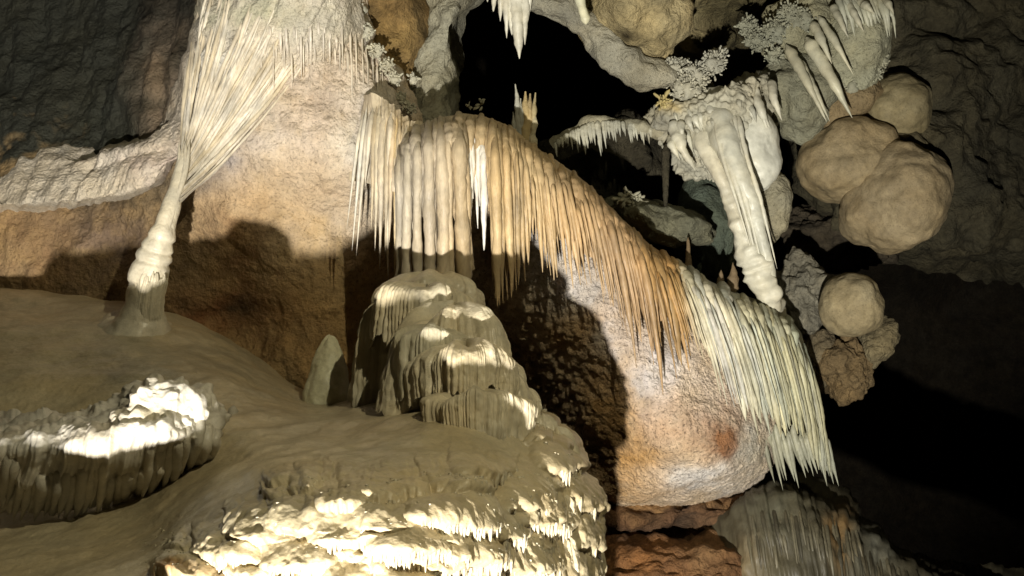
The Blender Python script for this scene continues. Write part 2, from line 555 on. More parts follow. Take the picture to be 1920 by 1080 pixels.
# reddish rock under the bulge
low_rails = [
    [(900, 905, 5.8), (1040, 920, 5.45), (1150, 935, 5.15), (1250, 930, 5.10), (1340, 915, 5.15), (1420, 905, 5.3), (1500, 900, 5.9)],
    [(900, 960, 5.6), (1040, 960, 5.3), (1150, 970, 5.00), (1250, 965, 4.95), (1340, 955, 4.95), (1420, 950, 5.1), (1500, 945, 5.7)],
    [(900, 1010, 5.5), (1040, 1010, 5.2), (1150, 1010, 5.05), (1250, 1005, 5.15), (1340, 1000, 5.0), (1420, 1000, 5.0), (1500, 1000, 5.5)],
    [(900, 1060, 5.3), (1040, 1060, 5.0), (1150, 1060, 4.75), (1250, 1055, 4.70), (1340, 1050, 4.70), (1420, 1050, 4.8), (1500, 1050, 5.3)],
    [(900, 1200, 5.2), (1040, 1200, 4.8), (1150, 1200, 4.55), (1250, 1200, 4.50), (1340, 1200, 4.50), (1420, 1200, 4.6), (1500, 1200, 5.0)],
    [(900, 1600, 5.0), (1040, 1600, 4.7), (1150, 1600, 4.5), (1250, 1600, 4.4), (1340, 1600, 4.4), (1420, 1600, 4.5), (1500, 1600, 4.9)],
]
loft('rock_shelf', low_rails, 260, 260, M_ROCK, (0.14, 0.075, 0.038), [
    (1200, 1060, 90, 40, (0.27, 0.13, 0.05), 0.9), (1230, 990, 110, 30, (0.07, 0.045, 0.03), 1.0), (1330, 1050, 50, 60, (0.26, 0.15, 0.07), 0.8),
    (1250, 940, 110, 12, (0.34, 0.20, 0.085), 1.0), (1270, 950, 90, 8, (0.05, 0.03, 0.02), 0.8)],
    lambda W, x, y: 0.06 * fbm(W, 3.5, 4, 51) + 0.03 * fbm(W * np.array([1, 1, 3]), 9, 3, 52), kind='structure', seed=3, warp=22)

# ---- ceiling and rocks round the dark opening
loft('cave_ceiling', [
    [(620, -260, 4.2), (800, -260, 4.2), (1000, -260, 4.2), (1200, -260, 4.2), (1400, -260, 4.3), (1600, -260, 4.4), (1800, -260, 4.4), (2200, -260, 4.5)],
    [(640, -100, 5.0), (800, -90, 5.0), (1000, -100, 4.9), (1200, -90, 4.9), (1400, -90, 5.0), (1600, -90, 5.2), (1800, -100, 5.3), (2200, -100, 5.4)],
    [(650, 10, 5.3), (800, -40, 5.4), (960, -50, 5.2), (1100, 0, 5.2), (1250, 30, 5.3), (1400, 30, 5.8), (1600, 20, 6.0), (1800, 20, 6.0), (2200, 0, 6.0)][0:8],
    [(700, 60, 5.6), (820, 0, 5.8), (960, -20, 5.6), (1090, 30, 5.4), (1240, 90, 5.5), (1400, 110, 6.1), (1600, 120, 6.3), (2200, 120, 6.4)],
    [(720, 90, 6.4), (820, 10, 6.4), (960, -10, 6.4), (1090, 40, 6.3), (1220, 120, 6.3), (1400, 170, 6.6), (1600, 180, 6.9), (2200, 180, 7.0)],
], 420, 200, M_ROCK, (0.16, 0.14, 0.07), [
    (1180, 40, 130, 70, (0.40, 0.34, 0.19), 1.0), (1270, 70, 50, 50, (0.44, 0.38, 0.22), 0.8), (1400, 60, 90, 90, (0.07, 0.06, 0.03), 1.0), (740, 60, 60, 60, (0.30, 0.20, 0.08), 1.0)],
    lambda W, x, y: 0.08 * fbm(W, 2.2, 4, 61) + 0.02 * fbm(W, 12, 3, 62), kind='structure', seed=4)

o = blob('rock_outcrop', 735, 60, 5.5, 78, 175, 0.45, M_ROCK, (0.27, 0.18, 0.075), amp=0.22, scale=3, fine=0.05, finescale=16, seed=21,
         stains=[(690, 40, 30, 60, (0.10, 0.07, 0.03), 0.8), (790, 60, 22, 90, (0.09, 0.065, 0.03), 0.9), (745, 90, 40, 60, (0.36, 0.25, 0.10), 0.8)])
tag(o, 'ochre brown rock hanging from the ceiling between the pale wall and the grey twisted pillar', 'rock')

# grey twisted pillar left of the opening
def pil_disp(W, x, y):
    return 0.05 * fbm(W, 3.5, 3, 161) + 0.03 * fbm(np.stack([(x * 0.9 + y * 0.75) * 0.018, (x - y) * 0.003, x * 0], -1), 1.0, 3, 162) + 0.012 * fbm(W, 16, 3, 163)


o = loft('rock_pillar', [
    [(760, -120, 5.9), (800, -120, 5.35), (850, -120, 5.2), (900, -120, 5.3), (945, -120, 5.9)],
    [(775, -30, 5.9), (800, -30, 5.35), (845, -30, 5.15), (885, -30, 5.25), (915, -30, 5.9)],
    [(785, 50, 5.9), (803, 50, 5.35), (832, 50, 5.15), (858, 50, 5.25), (872, 50, 5.9)],
    [(768, 120, 5.9), (786, 125, 5.35), (820, 130, 5.15), (850, 130, 5.25), (864, 130, 5.9)],
    [(755, 190, 5.9), (772, 195, 5.3), (808, 200, 5.10), (838, 200, 5.2), (856, 200, 5.9)],
    [(745, 290, 5.8), (765, 290, 5.2), (805, 290, 5.05), (840, 290, 5.15), (860, 290, 5.9)]], 130, 200, M_WALL, (0.36, 0.35, 0.27), [(850, 160, 14, 40, (0.2, 0.2, 0.14), 0.6)], pil_disp, seed=11)
tag(o, 'grey green twisted rock pillar at the left edge of the black opening', 'pillar')

# grey arch band along the top right of the opening
c = catmull([(930, -60, 5.0), (1010, 0, 5.0), (1080, 40, 5.0), (1140, 85, 5.0), (1195, 130, 5.0), (1260, 150, 5.05), (1330, 170, 5.2)], 120)
o = tube('rock_arch', P(c[:, 0], c[:, 1], c[:, 2]), np.interp(np.linspace(0, 1, 120), [0, .3, .6, .85, 1], [34, 26, 30, 24, 20]) * c[:, 2] / F, M_WALL, (0.30, 0.29, 0.23), sides=60, lump=0.6, lumpscale=6, seed=6, flat=0.8)
tag(o, 'grey curved band of rock arching over the black opening', 'rock arch')
o = blob('rock_outcrop', 1190, 30, 5.15, 105, 85, 0.35, M_ROCK, (0.38, 0.32, 0.18), amp=0.2, scale=4, fine=0.05, finescale=18, rot=-0.35, seed=23,
         stains=[(1160, 70, 40, 14, (0.05, 0.04, 0.02), 1.0), (1265, 60, 30, 40, (0.46, 0.40, 0.24), 0.7)])
tag(o, 'tan rough rock above the grey arch band at the top of the photograph', 'rock')

# ================================================================== MAIN ARCHED DRAPERY
TBL = np.array([
    # crest x, y, tip x, y, metres
    (738, 285, 742, 520, 4.25), (752, 258, 750, 540, 4.12), (775, 240, 772, 545, 4.06), (800, 228, 803, 545, 4.03), (830, 220, 838, 548, 4.02), (860, 214, 872, 565, 4.04),
    (882, 213, 889, 420, 4.10), (905, 216, 908, 470, 4.12), (925, 223, 932, 575, 4.06), (945, 232, 957, 560, 4.10), (965, 243, 977, 530, 4.14),
    (990, 262, 1012, 515, 4.18), (1015, 283, 1042, 548, 4.22), (1045, 303, 1088, 540, 4.25), (1075, 323, 1128, 580, 4.26), (1100, 343, 1165, 630, 4.27),
    (1130, 373, 1195, 690, 4.28), (1160, 403, 1218, 670, 4.29), (1190, 432, 1245, 740, 4.30), (1220, 460, 1285, 690, 4.33), (1250, 478, 1330, 720, 4.36),
    (1290, 500, 1385, 790, 4.38), (1330, 525, 1425, 825, 4.40), (1370, 545, 1458, 820, 4.44), (1410, 558, 1492, 850, 4.50), (1450, 573, 1525, 862, 4.58),
    (1482, 598, 1545, 905, 4.66), (1503, 625, 1560, 912, 4.74)])
NT = len(TBL)


def row(s):
    s = np.clip(s, 0, 1) * (NT - 1)
    return np.array([np.interp(s, np.arange(NT), TBL[:, k]) for k in range(5)])


def rib_point(s, t):
    """t 0 = behind the crest, 1 = tip"""
    cx, cy, tx, ty, D = row(s)
    t0 = 0.05
    k = np.clip((t - t0) / (1 - t0), 0, 1)
    mx, my = cx + 0.62 * (tx - cx), cy + 0.42 * (ty - cy)
    x = (1 - k) ** 2 * cx + 2 * k * (1 - k) * mx + k * k * tx
    y = (1 - k) ** 2 * cy + 2 * k * (1 - k) * my + k * k * ty
    back = 0.36 * np.exp(-((k * (ty - cy)) / 26.0)) + 0.35 * np.clip(1 - t / t0, 0, 1)
    return x, y + 10 * np.clip(1 - t / t0, 0, 1), D + back + 0.05 * k


def drape_color(x, y):
    """mineral colour along the drapery, beige, orange, then grey white"""
    xs = [740, 800, 860, 920, 1000, 1080, 1130, 1190, 1225, 1245, 1280, 1330, 1400, 1480, 1560]
    cs = np.array([(0.52, 0.47, 0.38), (0.54, 0.47, 0.37), (0.54, 0.43, 0.28), (0.56, 0.42, 0.24), (0.58, 0.43, 0.24), (0.54, 0.38, 0.21), (0.47, 0.32, 0.18), (0.45, 0.28, 0.13), (0.50, 0.30, 0.12),
                   (0.58, 0.54, 0.44), (0.62, 0.61, 0.57), (0.60, 0.60, 0.53), (0.52, 0.52, 0.40), (0.50, 0.51, 0.43), (0.46, 0.46, 0.36)])
    # the bands follow the ribs, which lean right
    xe = x - np.clip((y - 330) * 0.22, 0, 90) * np.clip((x - 950) / 250, 0, 1)
    return np.stack([np.interp(xe, xs, cs[:, k]) * np.interp(xe, [740, 1100, 1240, 1300, 1560], g) for k, g in enumerate(((.84, .82, .82, .84, .66), (.85, .83, .84, .84, .68), (.86, .84, .84, .82, .66)))], -1)


drape = root('flowstone_drapery', P(1100, 300, 4.7), 'great arched flowstone drapery of long ribs, beige, orange and grey white from left to right', 'flowstone')

# body sheet under the ribs
nu, nv = 620, 150
S, Tt = np.meshgrid(np.linspace(0, 1, nu), np.linspace(0, 1, nv))
hem = 0.64 + 0.10 * fbm(np.stack([S * 40, S * 0, S * 0], -1), 1.0, 3, 71)
hem = np.where((S > 0.19) & (S < 0.46), hem - 0.10, hem)
T2 = Tt * hem
sf = S.ravel(); tf = T2.ravel()
rr = row(sf)
cx, cy, tx, ty, D = rr
k = np.clip((tf - 0.05) / 0.95, 0, 1)
mx, my = cx + 0.62 * (tx - cx), cy + 0.42 * (ty - cy)
bx = (1 - k) ** 2 * cx + 2 * k * (1 - k) * mx + k * k * tx
by = (1 - k) ** 2 * cy + 2 * k * (1 - k) * my + k * k * ty + 10 * np.clip(1 - tf / 0.05, 0, 1)
bD = D + 0.05 * np.clip((sf - 0.62) / 0.08, 0, 1) * np.clip(tf * 5, 0, 1) + 0.36 * np.exp(-(k * (ty - cy)) / 26.0) + 0.35 * np.clip(1 - tf / 0.05, 0, 1) + 0.05 * k
W = P(bx, by, bD)
# horizontal scallops near the crest, runnels lower down
lob = 0.040 * (0.5 - worley(np.stack([bx / 26, by / 34, bx * 0], -1), 1.0, 72)) * np.clip(1.3 - (by - cy) / 130, 0, 1)
run = 0.010 * fbm(np.stack([sf * 130, tf * 2, sf * 0], -1), 1.0, 2, 73) * np.clip((by - cy) / 60, 0.55, 1)
W = W - FWD * (lob + run + 0.02 * fbm(W, 5, 3, 74))[:, None]
bc = drape_color(bx, by) * (1 + 0.14 * fbm(np.stack([sf * 90, tf * 2, sf * 0], -1), 1.0, 3, 75))[:, None]
make('drapery_body', W, gridfaces(nv, nu), bc, M_RIB, drape)

# the ribs and stalactites, each a part
rg = np.random.default_rng(42)


def rib(s, lenf, Rpx, fore, colm=1.0, start=0.06, tip=0.3, colover=None, n=40, sides=9, dx=0, name='stalactite'):
    ts = np.linspace(start, 1, n)
    x, y, d = rib_point(s, start + (ts - start) * lenf)
    wv = rg.random(3) * 6.28
    wob = (np.sin(ts * 7 + wv[0]) * 1.3 + np.sin(ts * 17 + wv[1]) * 0.6)
    x = x + wob * (ts - start) + dx * (ts - start)
    d = d - fore * np.clip((ts - start) * 6, 0, 1)
    W = P(x, y, d)
    tl = np.linspace(0, 1, n)
    r = Rpx * (0.45 + 0.55 * np.clip(tl * 5, 0, 1)) * np.clip((1 - tl) / tip, 0, 1) ** 0.75
    r = r * (1 + 0.10 * np.sin(tl * 13 + wv[2]) + 0.06 * np.sin(tl * 31 + wv[0]))
    if name == 'column':
        r = r * (1 + 0.55 * np.exp(-(1 - tl) * 14)) / np.maximum(np.clip((1 - tl) / tip, 0, 1) ** 0.75, 0.5)
    r = np.maximum(r, 0.6) * d / F
    col = (drape_color(x, y) if colover is None else np.broadcast_to(np.asarray(colover, float), (n, 3))) * colm
    if colover is None and s > 0.66:
        col = col * np.array([(1, 1, 1), (1.0, .98, .86), (.86, .9, .9), (1.1, 1.06, .92)][int(rg.integers(4))])
    return tube(name, W, r, M_RIB, col[:, None, :], drape, sides=sides, lump=0.14, lumpscale=28, seed=int(rg.integers(1000)))


def s_of(x):
    return float(np.interp(x, TBL[:, 0], np.linspace(0, 1, NT)))


# whole columns joined to the capital below
for cxx, R in ((750, 7), (765, 9), (783, 8.5), (803, 10.5), (826, 12), (838, 6), (858, 13), (868, 8)):
    rib(s_of(cxx), 1.0, R * 1.02, 0.03, rg.uniform(0.92, 1.06), tip=0.02, n=44, sides=12, name='column')
# ordinary ribs
xs = np.r_[np.arange(744, 1240, 5.6), np.arange(1240, 1508, 5.4)]
for cxx in xs:
    s = s_of(cxx + rg.uniform(-2, 2))
    if cxx < 872:
        lf, R, fo, tp = rg.uniform(0.35, 0.9), rg.uniform(3.5, 6), rg.uniform(0.0, 0.03), 0.6
    elif cxx < 912:
        lf, R, fo, tp = rg.uniform(0.7, 1.0), rg.uniform(4, 6), rg.uniform(0.0, 0.03), 0.5
        rib(s, lf, R, fo, 1.0, 0.22, tp, colover=(0.72, 0.71, 0.68)); continue
    elif cxx < 1050:
        lf, R, fo, tp = rg.choice([rg.uniform(0.55, 0.8), rg.uniform(0.85, 1.04)]), rg.uniform(4.2, 8.0), rg.uniform(0.0, 0.05), rg.uniform(0.35, 0.6)
    elif cxx < 1230:
        lf, R, fo, tp = rg.choice([rg.uniform(0.5, 0.75), rg.uniform(0.72, 1.06)]), rg.uniform(3.2, 6.2), rg.uniform(0.0, 0.06), rg.uniform(0.4, 0.7)
    elif cxx < 1300:
        lf, R, fo, tp = rg.uniform(0.6, 1.0), rg.uniform(3.6, 5.8), rg.uniform(0.0, 0.05), rg.uniform(0.4, 0.7)
    else:
        lf, R, fo, tp = rg.uniform(0.82, 1.0), rg.uniform(4.4, 7.4), rg.uniform(-0.01, 0.05), rg.uniform(0.12, 0.3)
    rib(s, lf, R, fo, rg.uniform(0.80, 1.1), rg.uniform(0.05, 0.28) if cxx > 872 else rg.uniform(.05, .2), tp)
# extra slim ones filling between
for cxx in np.arange(920, 1500, 9.5):
    rib(s_of(cxx + rg.uniform(-3, 3)), rg.uniform(0.55, 0.9), rg.uniform(2.2, 3.8), rg.uniform(0.03, 0.08), rg.uniform(0.9, 1.15), rg.uniform(0.1, 0.35), 0.5, n=30, sides=7)
# broad merged folds, and short fat drips lapping over one another under the crest
for cxx in (925, 948, 975, 1003, 1024, 1052, 1078, 1098, 1126, 1148, 1172, 1196, 1215, 1262, 1310, 1350, 1398, 1436):
    rib(s_of(cxx + rg.uniform(-4, 4)), rg.uniform(0.62, 0.98), rg.uniform(8, 12.5) if cxx < 1230 else rg.uniform(5.5, 7.5), rg.uniform(0.0, 0.03), rg.uniform(0.9, 1.08), rg.uniform(0.04, 0.12), rg.uniform(0.35, 0.6), sides=12)
for cxx in np.arange(760, 1480, 13):
    rib(s_of(cxx + rg.uniform(-6, 6)), rg.uniform(0.16, 0.42), rg.uniform(6, 11), rg.uniform(0.005, 0.03), rg.uniform(0.92, 1.12), rg.uniform(0.02, 0.12), 0.45, n=24, sides=12)
# named long ones
rib(s_of(905), 1.02, 7, 0.05, 1.0, 0.25, 0.35, colover=(0.74, 0.73, 0.70))
rib(s_of(926), 1.0, 10, 0.06, 1.0, 0.1, 0.28)
rib(s_of(946), 1.0, 8, 0.06, 1.0, 0.1, 0.3)
rib(s_of(1130), 1.0, 7, 0.07, 0.95, 0.1, 0.5)
rib(s_of(1190), 1.02, 7, 0.07, 1.0, 0.1, 0.5)
# under fringe at the lower right corner
for kx in range(26):
    x0 = 1425 + kx * 5.0 + rg.uniform(-2, 2)
    y0 = 800 + rg.uniform(-15, 15) + (x0 - 1425) * 0.1
    ln = rg.uniform(60, 110)
    stalactite('stalactite', [(x0, y0, 4.78), (x0 + 10, y0 + ln * .5, 4.78), (x0 + 22, y0 + ln, 4.80)], rg.uniform(3.5, 6), M_RIB, np.array((0.31, 0.32, 0.25)) * rg.uniform(.7, 1.15), drape, n=18, sides=8, tip=0.6, seed=kx)

# ================================================================== CAPITAL, TIERS AND MOUND
mound = root('flowstone_mound', P(800, 900, 3.4), 'broad cream foreground mound rising in ribbed tiers to the foot of the columns', 'flowstone')


def lobes(seed, area, n, wr, hr, Hr):
    r = np.random.default_rng(seed)
    out = []
    for _ in range(n):
        out.append((r.uniform(area[0], area[1]), r.uniform(area[2], area[3]), r.uniform(*wr), r.uniform(*hr), r.uniform(*Hr)))
    return out


# lobe: bottom-centre x, y, half width, height, thickness
LOBES = [(578, 912, 26, 30, .035), (900, 892, 60, 34, .05), (935, 885, 40, 26, .04), (700, 940, 70, 40, .05), (760, 925, 50, 34, .045), (640, 965, 60, 40, .055),
         (830, 905, 36, 24, .03), (880, 925, 50, 34, .045), (985, 960, 45, 60, .07), (1000, 985, 50, 50, .07), (560, 1000, 60, 50, .055), (480, 1020, 60, 50, .05),
         (420, 1060, 60, 46, .05), (720, 1000, 70, 46, .06), (800, 985, 60, 44, .06), (880, 990, 60, 44, .06), (930, 1010, 60, 44, .06), (640, 1030, 70, 54, .06),
         (760, 1050, 80, 56, .07), (870, 1060, 80, 50, .07), (980, 1075, 80, 60, .07), (560, 1075, 80, 54, .06), (340, 1090, 60, 40, .05)]
LOBES += lobes(3, (360, 1060, 985, 1230), 70, (26, 64), (22, 46), (.03, .06))
LOBES += lobes(4, (470, 1010, 890, 985), 46, (12, 32), (12, 26), (.016, .034))
LOBES += lobes(5, (280, 1060, 990, 1110), 60, (14, 32), (14, 28), (.02, .036))
# right flank knobs
FL = [(1030, 800, 34, 40, .05), (1010, 830, 30, 34, .045), (1055, 850, 34, 46, .06), (1030, 890, 38, 50, .06), (1070, 880, 28, 44, .06), (1060, 940, 32, 44, .05),
      (1085, 960, 34, 54, .07), (1050, 985, 24, 44, .05), (1085, 1030, 36, 66, .07), (1060, 1090, 50, 56, .07), (1100, 1085, 30, 50, .06), (1020, 925, 26, 36, .04), (975, 800, 30, 26, .04), (1000, 770, 26, 24, .035)]
LOBES += FL


def lobe_field(x, y):
    h = np.zeros(x.shape)
    for i, (lx, ly, hw, ht, H) in enumerate(LOBES):
        m = (np.abs(x - lx) < hw * 1.02) & (y < ly + 30) & (y > ly - ht * 2.2)
        if not m.any():
            continue
        a = (x[m] - lx) / hw
        n = vnoise(np.stack([x[m] * 0.12, a * 0 + i * 7.7, a * 0], -1), 5)
        hemy = 12 * (1 - a * a) + 3.5 * n + 3 * np.sin(i * 2.1) * a
        b = (ly + hemy - y[m]) / ht
        env = np.sqrt(np.clip(1 - a * a, 0, 1))
        up = np.where(b > 0, np.cos(np.clip(b / 2.0, 0, 1) * np.pi / 2) ** 1.2, 0)
        edge = np.clip(b * ht / 13.0, 0, 1)
        h[m] = np.maximum(h[m], H * env * up * np.sqrt(edge * (2 - edge)))
    return h


mound_rails = [
    [(-300, 560, 5.2), (-60, 540, 5.1), (120, 552, 4.95), (240, 570, 4.85), (320, 590, 4.75), (420, 632, 4.7), (500, 682, 4.65), (580, 736, 4.55), (680, 744, 4.4), (800, 730, 4.3), (900, 735, 4.3), (960, 745, 4.3), (1010, 790, 4.6)],
    [(-300, 590, 4.7), (-60, 570, 4.6), (120, 580, 4.5), (240, 595, 4.4), (320, 612, 4.35), (420, 652, 4.3), (500, 702, 4.25), (580, 752, 4.1), (680, 756, 3.85), (800, 740, 3.7), (900, 745, 3.6), (960, 765, 3.6), (1030, 800, 4.2)],
    [(-300, 700, 3.8), (-60, 690, 3.7), (120, 690, 3.7), (240, 690, 3.7), (320, 700, 3.7), (420, 735, 3.6), (500, 770, 3.5), (580, 800, 3.25), (680, 800, 3.1), (800, 790, 3.0), (900, 790, 3.0), (985, 795, 3.2), (1055, 812, 3.9)],
    [(-300, 850, 3.3), (-60, 850, 3.3), (120, 850, 3.3), (240, 850, 3.25), (320, 850, 3.15), (420, 850, 2.95), (500, 860, 2.70), (600, 870, 2.55), (700, 870, 2.52), (820, 860, 2.56), (920, 858, 2.70), (1030, 850, 3.02), (1082, 858, 3.6)],
    [(-300, 960, 2.95), (-60, 960, 2.95), (120, 960, 2.9), (240, 960, 2.8), (340, 960, 2.55), (450, 948, 2.30), (540, 934, 2.22), (640, 936, 2.20), (740, 950, 2.20), (840, 950, 2.26), (940, 935, 2.52), (1050, 925, 2.92), (1108, 930, 3.4)],
    [(-300, 1060, 2.4), (-60, 1060, 2.4), (120, 1060, 2.38), (240, 1060, 2.28), (340, 1050, 2.18), (450, 1040, 2.12), (540, 1035, 2.10), (640, 1030, 2.10), (740, 1030, 2.10), (840, 1030, 2.20), (940, 1030, 2.44), (1055, 1030, 2.80), (1114, 1030, 3.2)],
    [(-300, 1170, 1.9), (-60, 1170, 1.9), (120, 1170, 1.9), (240, 1160, 1.9), (340, 1150, 2.02), (450, 1150, 2.03), (540, 1150, 2.01), (640, 1150, 2.01), (740, 1150, 2.01), (840, 1150, 2.12), (940, 1150, 2.36), (1055, 1150, 2.72), (1116, 1150, 3.1)],
    [(-300, 1250, 1.85), (-60, 1250, 1.85), (120, 1250, 1.82), (240, 1250, 1.8), (340, 1250, 1.93), (450, 1250, 1.94), (540, 1250, 1.95), (640, 1250, 1.95), (740, 1250, 1.95), (840, 1250, 2.06), (940, 1250, 2.32), (1055, 1250, 2.7), (1116, 1250, 3.1)],
    [(-300, 1420, 2.0), (-60, 1420, 1.95), (120, 1420, 1.95), (240, 1420, 1.95), (340, 1420, 2.0), (450, 1420, 2.03), (540, 1420, 2.06), (640, 1420, 2.06), (740, 1420, 2.06), (840, 1420, 2.1), (940, 1420, 2.32), (1055, 1420, 2.7), (1120, 1420, 3.1)],
    [(-300, 2500, 2.3), (-60, 2500, 2.25), (120, 2500, 2.25), (240, 2500, 2.25), (340, 2500, 2.3), (450, 2500, 2.3), (540, 2500, 2.3), (640, 2500, 2.3), (740, 2500, 2.3), (840, 2500, 2.3), (940, 2500, 2.4), (1055, 2500, 2.7), (1130, 2500, 3.3)],
]


def mound_disp(W, x, y):
    lit = np.clip((y - 860) / 100, 0, 1) * np.clip((x - 250 - (1080 - y) * 1.0) / 120, 0, 1)
    h = 0.018 * fbm(W, 3.0, 3, 81) + 0.003 * fbm(W, 18, 3, 82)
    h = h + np.clip(lit * 3 + np.clip((x - 560) / 60, 0, 1), 0, 1) * lobe_field(x + 5 * fbm(W, 16, 2, 83), y + 5 * fbm(W, 18, 2, 84))
    h += lit * 0.007 * fbm(W, 26, 3, 85)
    h += lit * 0.010 * (0.5 - worley(W * np.array([1, 1, 0.8]), 26, 86))
    h += np.clip((y - 940) / 60, 0, 1) * lit * 0.002 * fbm(W * np.array([1, 1, 0.12]), 90, 2, 87)
    return h


loft('mound_body', mound_rails, 1000, 1400, M_WET, (0.56, 0.48, 0.32), [
    (420, 680, 200, 60, (0.36, 0.32, 0.22), 0.9), (350, 960, 220, 80, (0.36, 0.32, 0.22), 0.8), (560, 760, 60, 50, (0.36, 0.31, 0.22), 0.6),
    (700, 800, 200, 80, (0.44, 0.38, 0.25), 0.8), (240, 690, 90, 40, (0.30, 0.28, 0.22), 0.6), (340, 1085, 60, 14, (0.42, 0.24, 0.09), 0.9)],
    mound_disp, parent=mound, seed=5, ybreak=1240)


def fringe(name, spots, mat, col, parent, seed=0):
    """short drips hanging under the rims, too small to pick apart singly"""
    r = np.random.default_rng(seed)
    th = np.linspace(0, 2 * np.pi, 7, endpoint=False)
    Vs, Fs, Cs, off = [], [], [], 0
    for (px, py, D, R0, L0) in spots:
        o = P(px, py, D); k = D / F
        rings = []
        for t, q in ((-.3, .9), (0, 1.0), (.3, .85), (.6, .62), (.85, .42), (1.0, .12)):
            c0 = o - np.array([0, 0, 1.0]) * L0 * k * t
            rings.append(c0 + (np.cos(th)[:, None] * RIGHT + np.sin(th)[:, None] * np.array([0, 1.0, 0])) * R0 * k * q * (1 + .12 * r.normal(size=(7, 1))))
        V = np.concatenate(rings)
        Vs.append(V); Fs.append(gridfaces(6, 7, True) + off); off += len(V)
        Cs.append(np.broadcast_to(np.asarray(col) * r.uniform(.88, 1.1), V.shape))
    return make(name, np.concatenate(Vs), np.concatenate(Fs), np.concatenate(Cs), mat, parent, 'stuff')


rf = np.random.default_rng(77)
sp = []
for (lx, ly, hw, ht, H) in LOBES:
    if ly > 1110:
        continue
    n = int(hw * 2 / 6.5)
    for q in range(n):
        if rf.random() < 0.12:
            continue
        a = -0.85 + 1.7 * q / max(n - 1, 1) + rf.normal() * 0.03
        x, y = lx + a * hw, ly + 12 * (1 - a * a) - 3
        sp.append((x, y, depth('mound_body', x, y - 4) + 0.008, rf.uniform(2.8, 5.2), rf.uniform(10, 28)))
fringe('drip_fringe', sp, M_WET, (0.60, 0.55, 0.42), mound, 9)


def skirt(name, px, py, D, prof, ribs, amp, jag, mat, col, parent, seed=0, nu=420, depthf=0.8, hemcol=None, a0=0.0, lean=0.0, wav=0.20):
    """a tier of flowstone: profile [(radius px, drop px)], ribbed, with a ragged dripping hem"""
    r = np.random.default_rng(seed)
    kpx = D / F
    prof = catmull(np.array(prof, float), 70)
    nv = len(prof)
    th = np.linspace(0, 2 * np.pi, nu, endpoint=False)
    tw = th + 0.25 * np.sin(th * 3 + seed) + 0.12 * np.sin(th * 7 + seed * 2)
    cir = np.stack([np.cos(th), np.sin(th), th * 0 + seed], -1)
    ribw = np.abs(np.sin(tw * ribs / 2)) ** 0.7 + 0.5 * fbm(cir, ribs * 0.25, 3, seed)
    v = np.linspace(0, 1, nv)[:, None]
    rb = amp * ribw[None, :] * np.clip((v - 0.15) * 2.2, 0, 1)
    drip = jag * (np.clip(ribw, 0, 2) * 0.6 + 0.9 * fbm(cir, ribs * 0.12, 2, seed + 5))[None, :] * v ** 5
    R = (prof[:, 0:1] * (1 + wav * fbm(cir, 1.5, 3, seed + 7)[None, :] * np.clip(v * 3, 0, 1)) + rb * prof[:, 0:1].max())
    dz = prof[:, 1:2] + drip + prof[:, 1:2].max() * 0.8 * wav * fbm(cir, 1.7, 2, seed + 9)[None, :]
    o = P(px, py, D)
    UPW = np.array([0, 0, 1.0])
    X = R * np.cos(th) + lean * dz
    Z = R * np.sin(th) * depthf
    W = o + RIGHT * (X * kpx)[..., None] + np.array([0, 1.0, 0]) * (Z * kpx)[..., None] - UPW * (dz * kpx)[..., None]
    nz = fbm(W, 22, 3, seed + 3)
    W = W + (RIGHT * np.cos(th)[None, :, None] + np.array([0, 1., 0]) * np.sin(th)[None, :, None]) * (0.006 * nz)[..., None]
    cc = np.broadcast_to(np.asarray(col, float), W.shape).copy()
    if hemcol is not None:
        cc = cc * (1 - v[..., None]) + np.asarray(hemcol) * v[..., None]
    cc = cc * (1 + 0.12 * fbm(W, 12, 3, seed + 4))[..., None]
    return make(name, W, gridfaces(nv, nu, True), cc, mat, parent)


CR = (0.62, 0.56, 0.42)
# collar where the columns end
skirt('capital', 812, 520, 4.08, [(2, -10), (60, 4), (86, 20), (96, 36), (96, 60), (92, 90)], 20, 0.03, 8, M_WET, CR, mound, 31, depthf=0.8)
skirt('tier', 800, 540, 3.74, [(3, -2), (50, 2), (78, 14), (90, 30), (94, 60), (96, 92), (98, 110)], 46, 0.06, 14, M_RIB, CR, mound, 32, depthf=1.0)
skirt('tier', 768, 590, 3.85, [(3, -2), (60, 6), (80, 20), (88, 50), (90, 90), (92, 130), (92, 195)], 40, 0.08, 16, M_RIB, (0.52, 0.48, 0.36), mound, 33, depthf=0.6)
skirt('tier', 850, 590, 3.50, [(3, -6), (50, 2), (84, 20), (104, 50), (116, 90), (126, 140), (132, 180)], 60, 0.035, 14, M_WET, CR, mound, 34, depthf=0.9)
skirt('tier', 812, 620, 3.30, [(3, -2), (40, 2), (60, 12), (68, 24), (66, 60), (64, 100), (62, 130)], 40, 0.07, 14, M_RIB, (0.54, 0.50, 0.38), mound, 35, depthf=0.9)
skirt('tier', 874, 648, 3.20, [(3, -6), (50, 0), (78, 14), (90, 30), (92, 46), (90, 70), (88, 96)], 58, 0.06, 16, M_WET, CR, mound, 36, depthf=1.0)
skirt('tier', 900, 690, 3.25, [(3, -6), (40, 0), (70, 20), (80, 50), (84, 80), (86, 110)], 50, 0.05, 14, M_WET, CR, mound, 37, depthf=0.9)
skirt('tier', 897, 744, 3.04, [(3, -6), (50, 0), (84, 8), (94, 20), (92, 46), (88, 72), (84, 104)], 60, 0.06, 14, M_RIB, CR, mound, 38, depthf=1.0)
